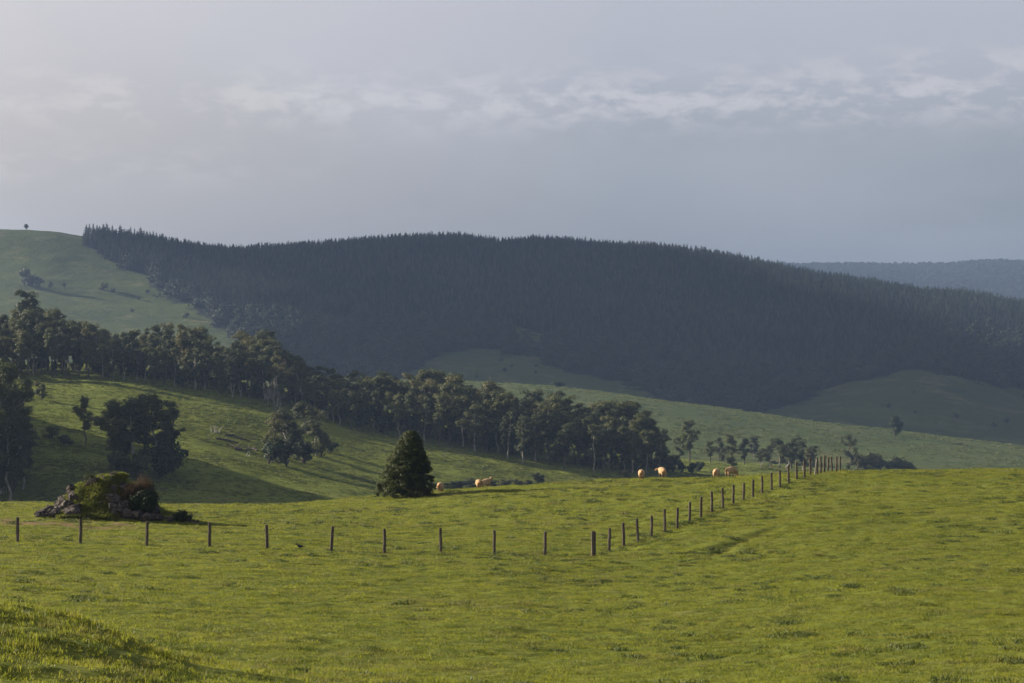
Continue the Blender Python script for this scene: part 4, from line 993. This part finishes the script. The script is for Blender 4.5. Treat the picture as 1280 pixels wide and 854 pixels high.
# dark magpie-sized bird on the grass
bm = bmesh.new()
def ring(bm, x, z, ry, rz, k=8): return [bm.verts.new((x, ry * math.cos(a), z + rz * math.sin(a))) for a in np.linspace(0, 6.283, k, endpoint=False)]
rs = [ring(bm, *q_) for q_ in [(-.30, .17, .025, .006), (-.18, .19, .04, .018), (-.09, .20, .065, .05), (.02, .21, .078, .075), (.10, .24, .06, .06), (.14, .28, .038, .04), (.17, .315, .042, .04), (.21, .315, .034, .032), (.235, .31, .012, .010), (.28, .30, .004, .003)]]
for a_, b_ in zip(rs[:-1], rs[1:]):
    for j in range(8): bm.faces.new((a_[j], a_[(j + 1) % 8], b_[(j + 1) % 8], b_[j]))
bm.faces.new(rs[0][::-1]); bm.faces.new(rs[-1])
for s_ in (-.03, .03):
    lg = [[bm.verts.new((x_ + .008 * math.cos(a), s_ + .008 * math.sin(a), z_)) for a in (0, 2.1, 4.2)] for x_, z_ in ((.0, .16), (.02, .08), (.01, -.02))]
    for a_, b_ in zip(lg[:-1], lg[1:]):
        for j in range(3): bm.faces.new((a_[j], a_[(j + 1) % 3], b_[(j + 1) % 3], b_[j]))
me = bpy.data.meshes.new('bird'); bm.to_mesh(me); bm.free()
m, nt_ = mat_new('dark_plumage'); finish(nt_, (.018, .018, .02), .6, .3); me.materials.append(m)
q = SA.pick(375, 689, 80, 110); o = link('bird', me, None, tuple(q + [0, 0, .03]), (0, 0, R(-160)), (1.0, 1.0, 1.0)); tag(o, 'small dark bird standing in the grass below the front fence row', 'bird')

# ================================================================ UNSEEN CLOUD added left of the view to shade the plantation hill
bm = bmesh.new()
for i in range(64):
    gx_ = rng.uniform(-95, 310); gy_ = rng.uniform(1490, 2380); a_ = rng.uniform(70, 135); hh = 680 + rng.uniform(-25, 45)
    c_ = np.array([gx_, gy_, 0]) + sd * (hh / sd[2])
    M = __import__('mathutils').Matrix.Translation(c_) @ __import__('mathutils').Matrix.Diagonal((a_, a_ * rng.uniform(.8, 1.2), a_ * .34, 1))
    bmesh.ops.create_icosphere(bm, subdivisions=3, radius=1, matrix=M)
for v_ in bm.verts:
    x_, y_, z_ = v_.co; v_.co.z = z_ + 14 * float(vnoise(x_ / 40, y_ / 40, 7)) + (14 * float(vnoise(x_ / 18, y_ / 18, 8)) if z_ > 690 else 0); v_.co.x += 16 * float(vnoise(y_ / 30, z_ / 30, 9)); v_.co.y += 16 * float(vnoise(x_ / 30, z_ / 30, 10))
me = bpy.data.meshes.new('shade_cloud'); bm.to_mesh(me); bm.free(); m, nt_ = mat_new('shade_cloud_white'); finish(nt_, (.85, .85, .87), 1, 0, trans=.3); me.materials.append(m)
me.polygons.foreach_set('use_smooth', np.ones(len(me.polygons), bool)); tag(link('shade_cloud', me), 'unseen cumulus added left of the view to shade the plantation hill', 'shade_cloud', None, 'stuff')

# ================================================================ HAZE
bm = bmesh.new(); bmesh.ops.create_cube(bm, size=1.0); me = bpy.data.meshes.new('haze'); bm.to_mesh(me); bm.free()
hz = link('haze', me, None, (0, 4000, 90), (0, 0, 0), (19000, 12000, 428)); tag(hz, 'thin blue haze filling the valley', 'haze', None, 'stuff')
m = bpy.data.materials.new('haze_air'); m.use_nodes = True; nt_ = m.node_tree; nt_.nodes.clear()
pv = N(nt_, 'ShaderNodeVolumePrincipled'); pv.inputs['Color'].default_value = (.185, .262, .425, 1); pv.inputs['Density'].default_value = 1.5e-4; pv.inputs['Anisotropy'].default_value = .1
om = N(nt_, 'ShaderNodeOutputMaterial'); nt_.links.new(pv.outputs[0], om.inputs['Volume']); me.materials.append(m)

# ================================================================ RENDER
SC.view_settings.view_transform = 'Standard'; SC.view_settings.look = 'None'; SC.view_settings.exposure = 1.5; SC.view_settings.gamma = 1; SC.view_settings.use_curve_mapping = False
cy = SC.cycles; cy.use_denoising = True; cy.max_bounces = 5; cy.diffuse_bounces = 2; cy.transmission_bounces = 3; cy.volume_bounces = 0; cy.transparent_max_bounces = 4
cy.caustics_reflective = False; cy.caustics_refractive = False; cy.sample_clamp_indirect = 4; cy.pixel_filter_type = 'BLACKMAN_HARRIS'
print('belt gums', cnt, 'grass', len(P_))
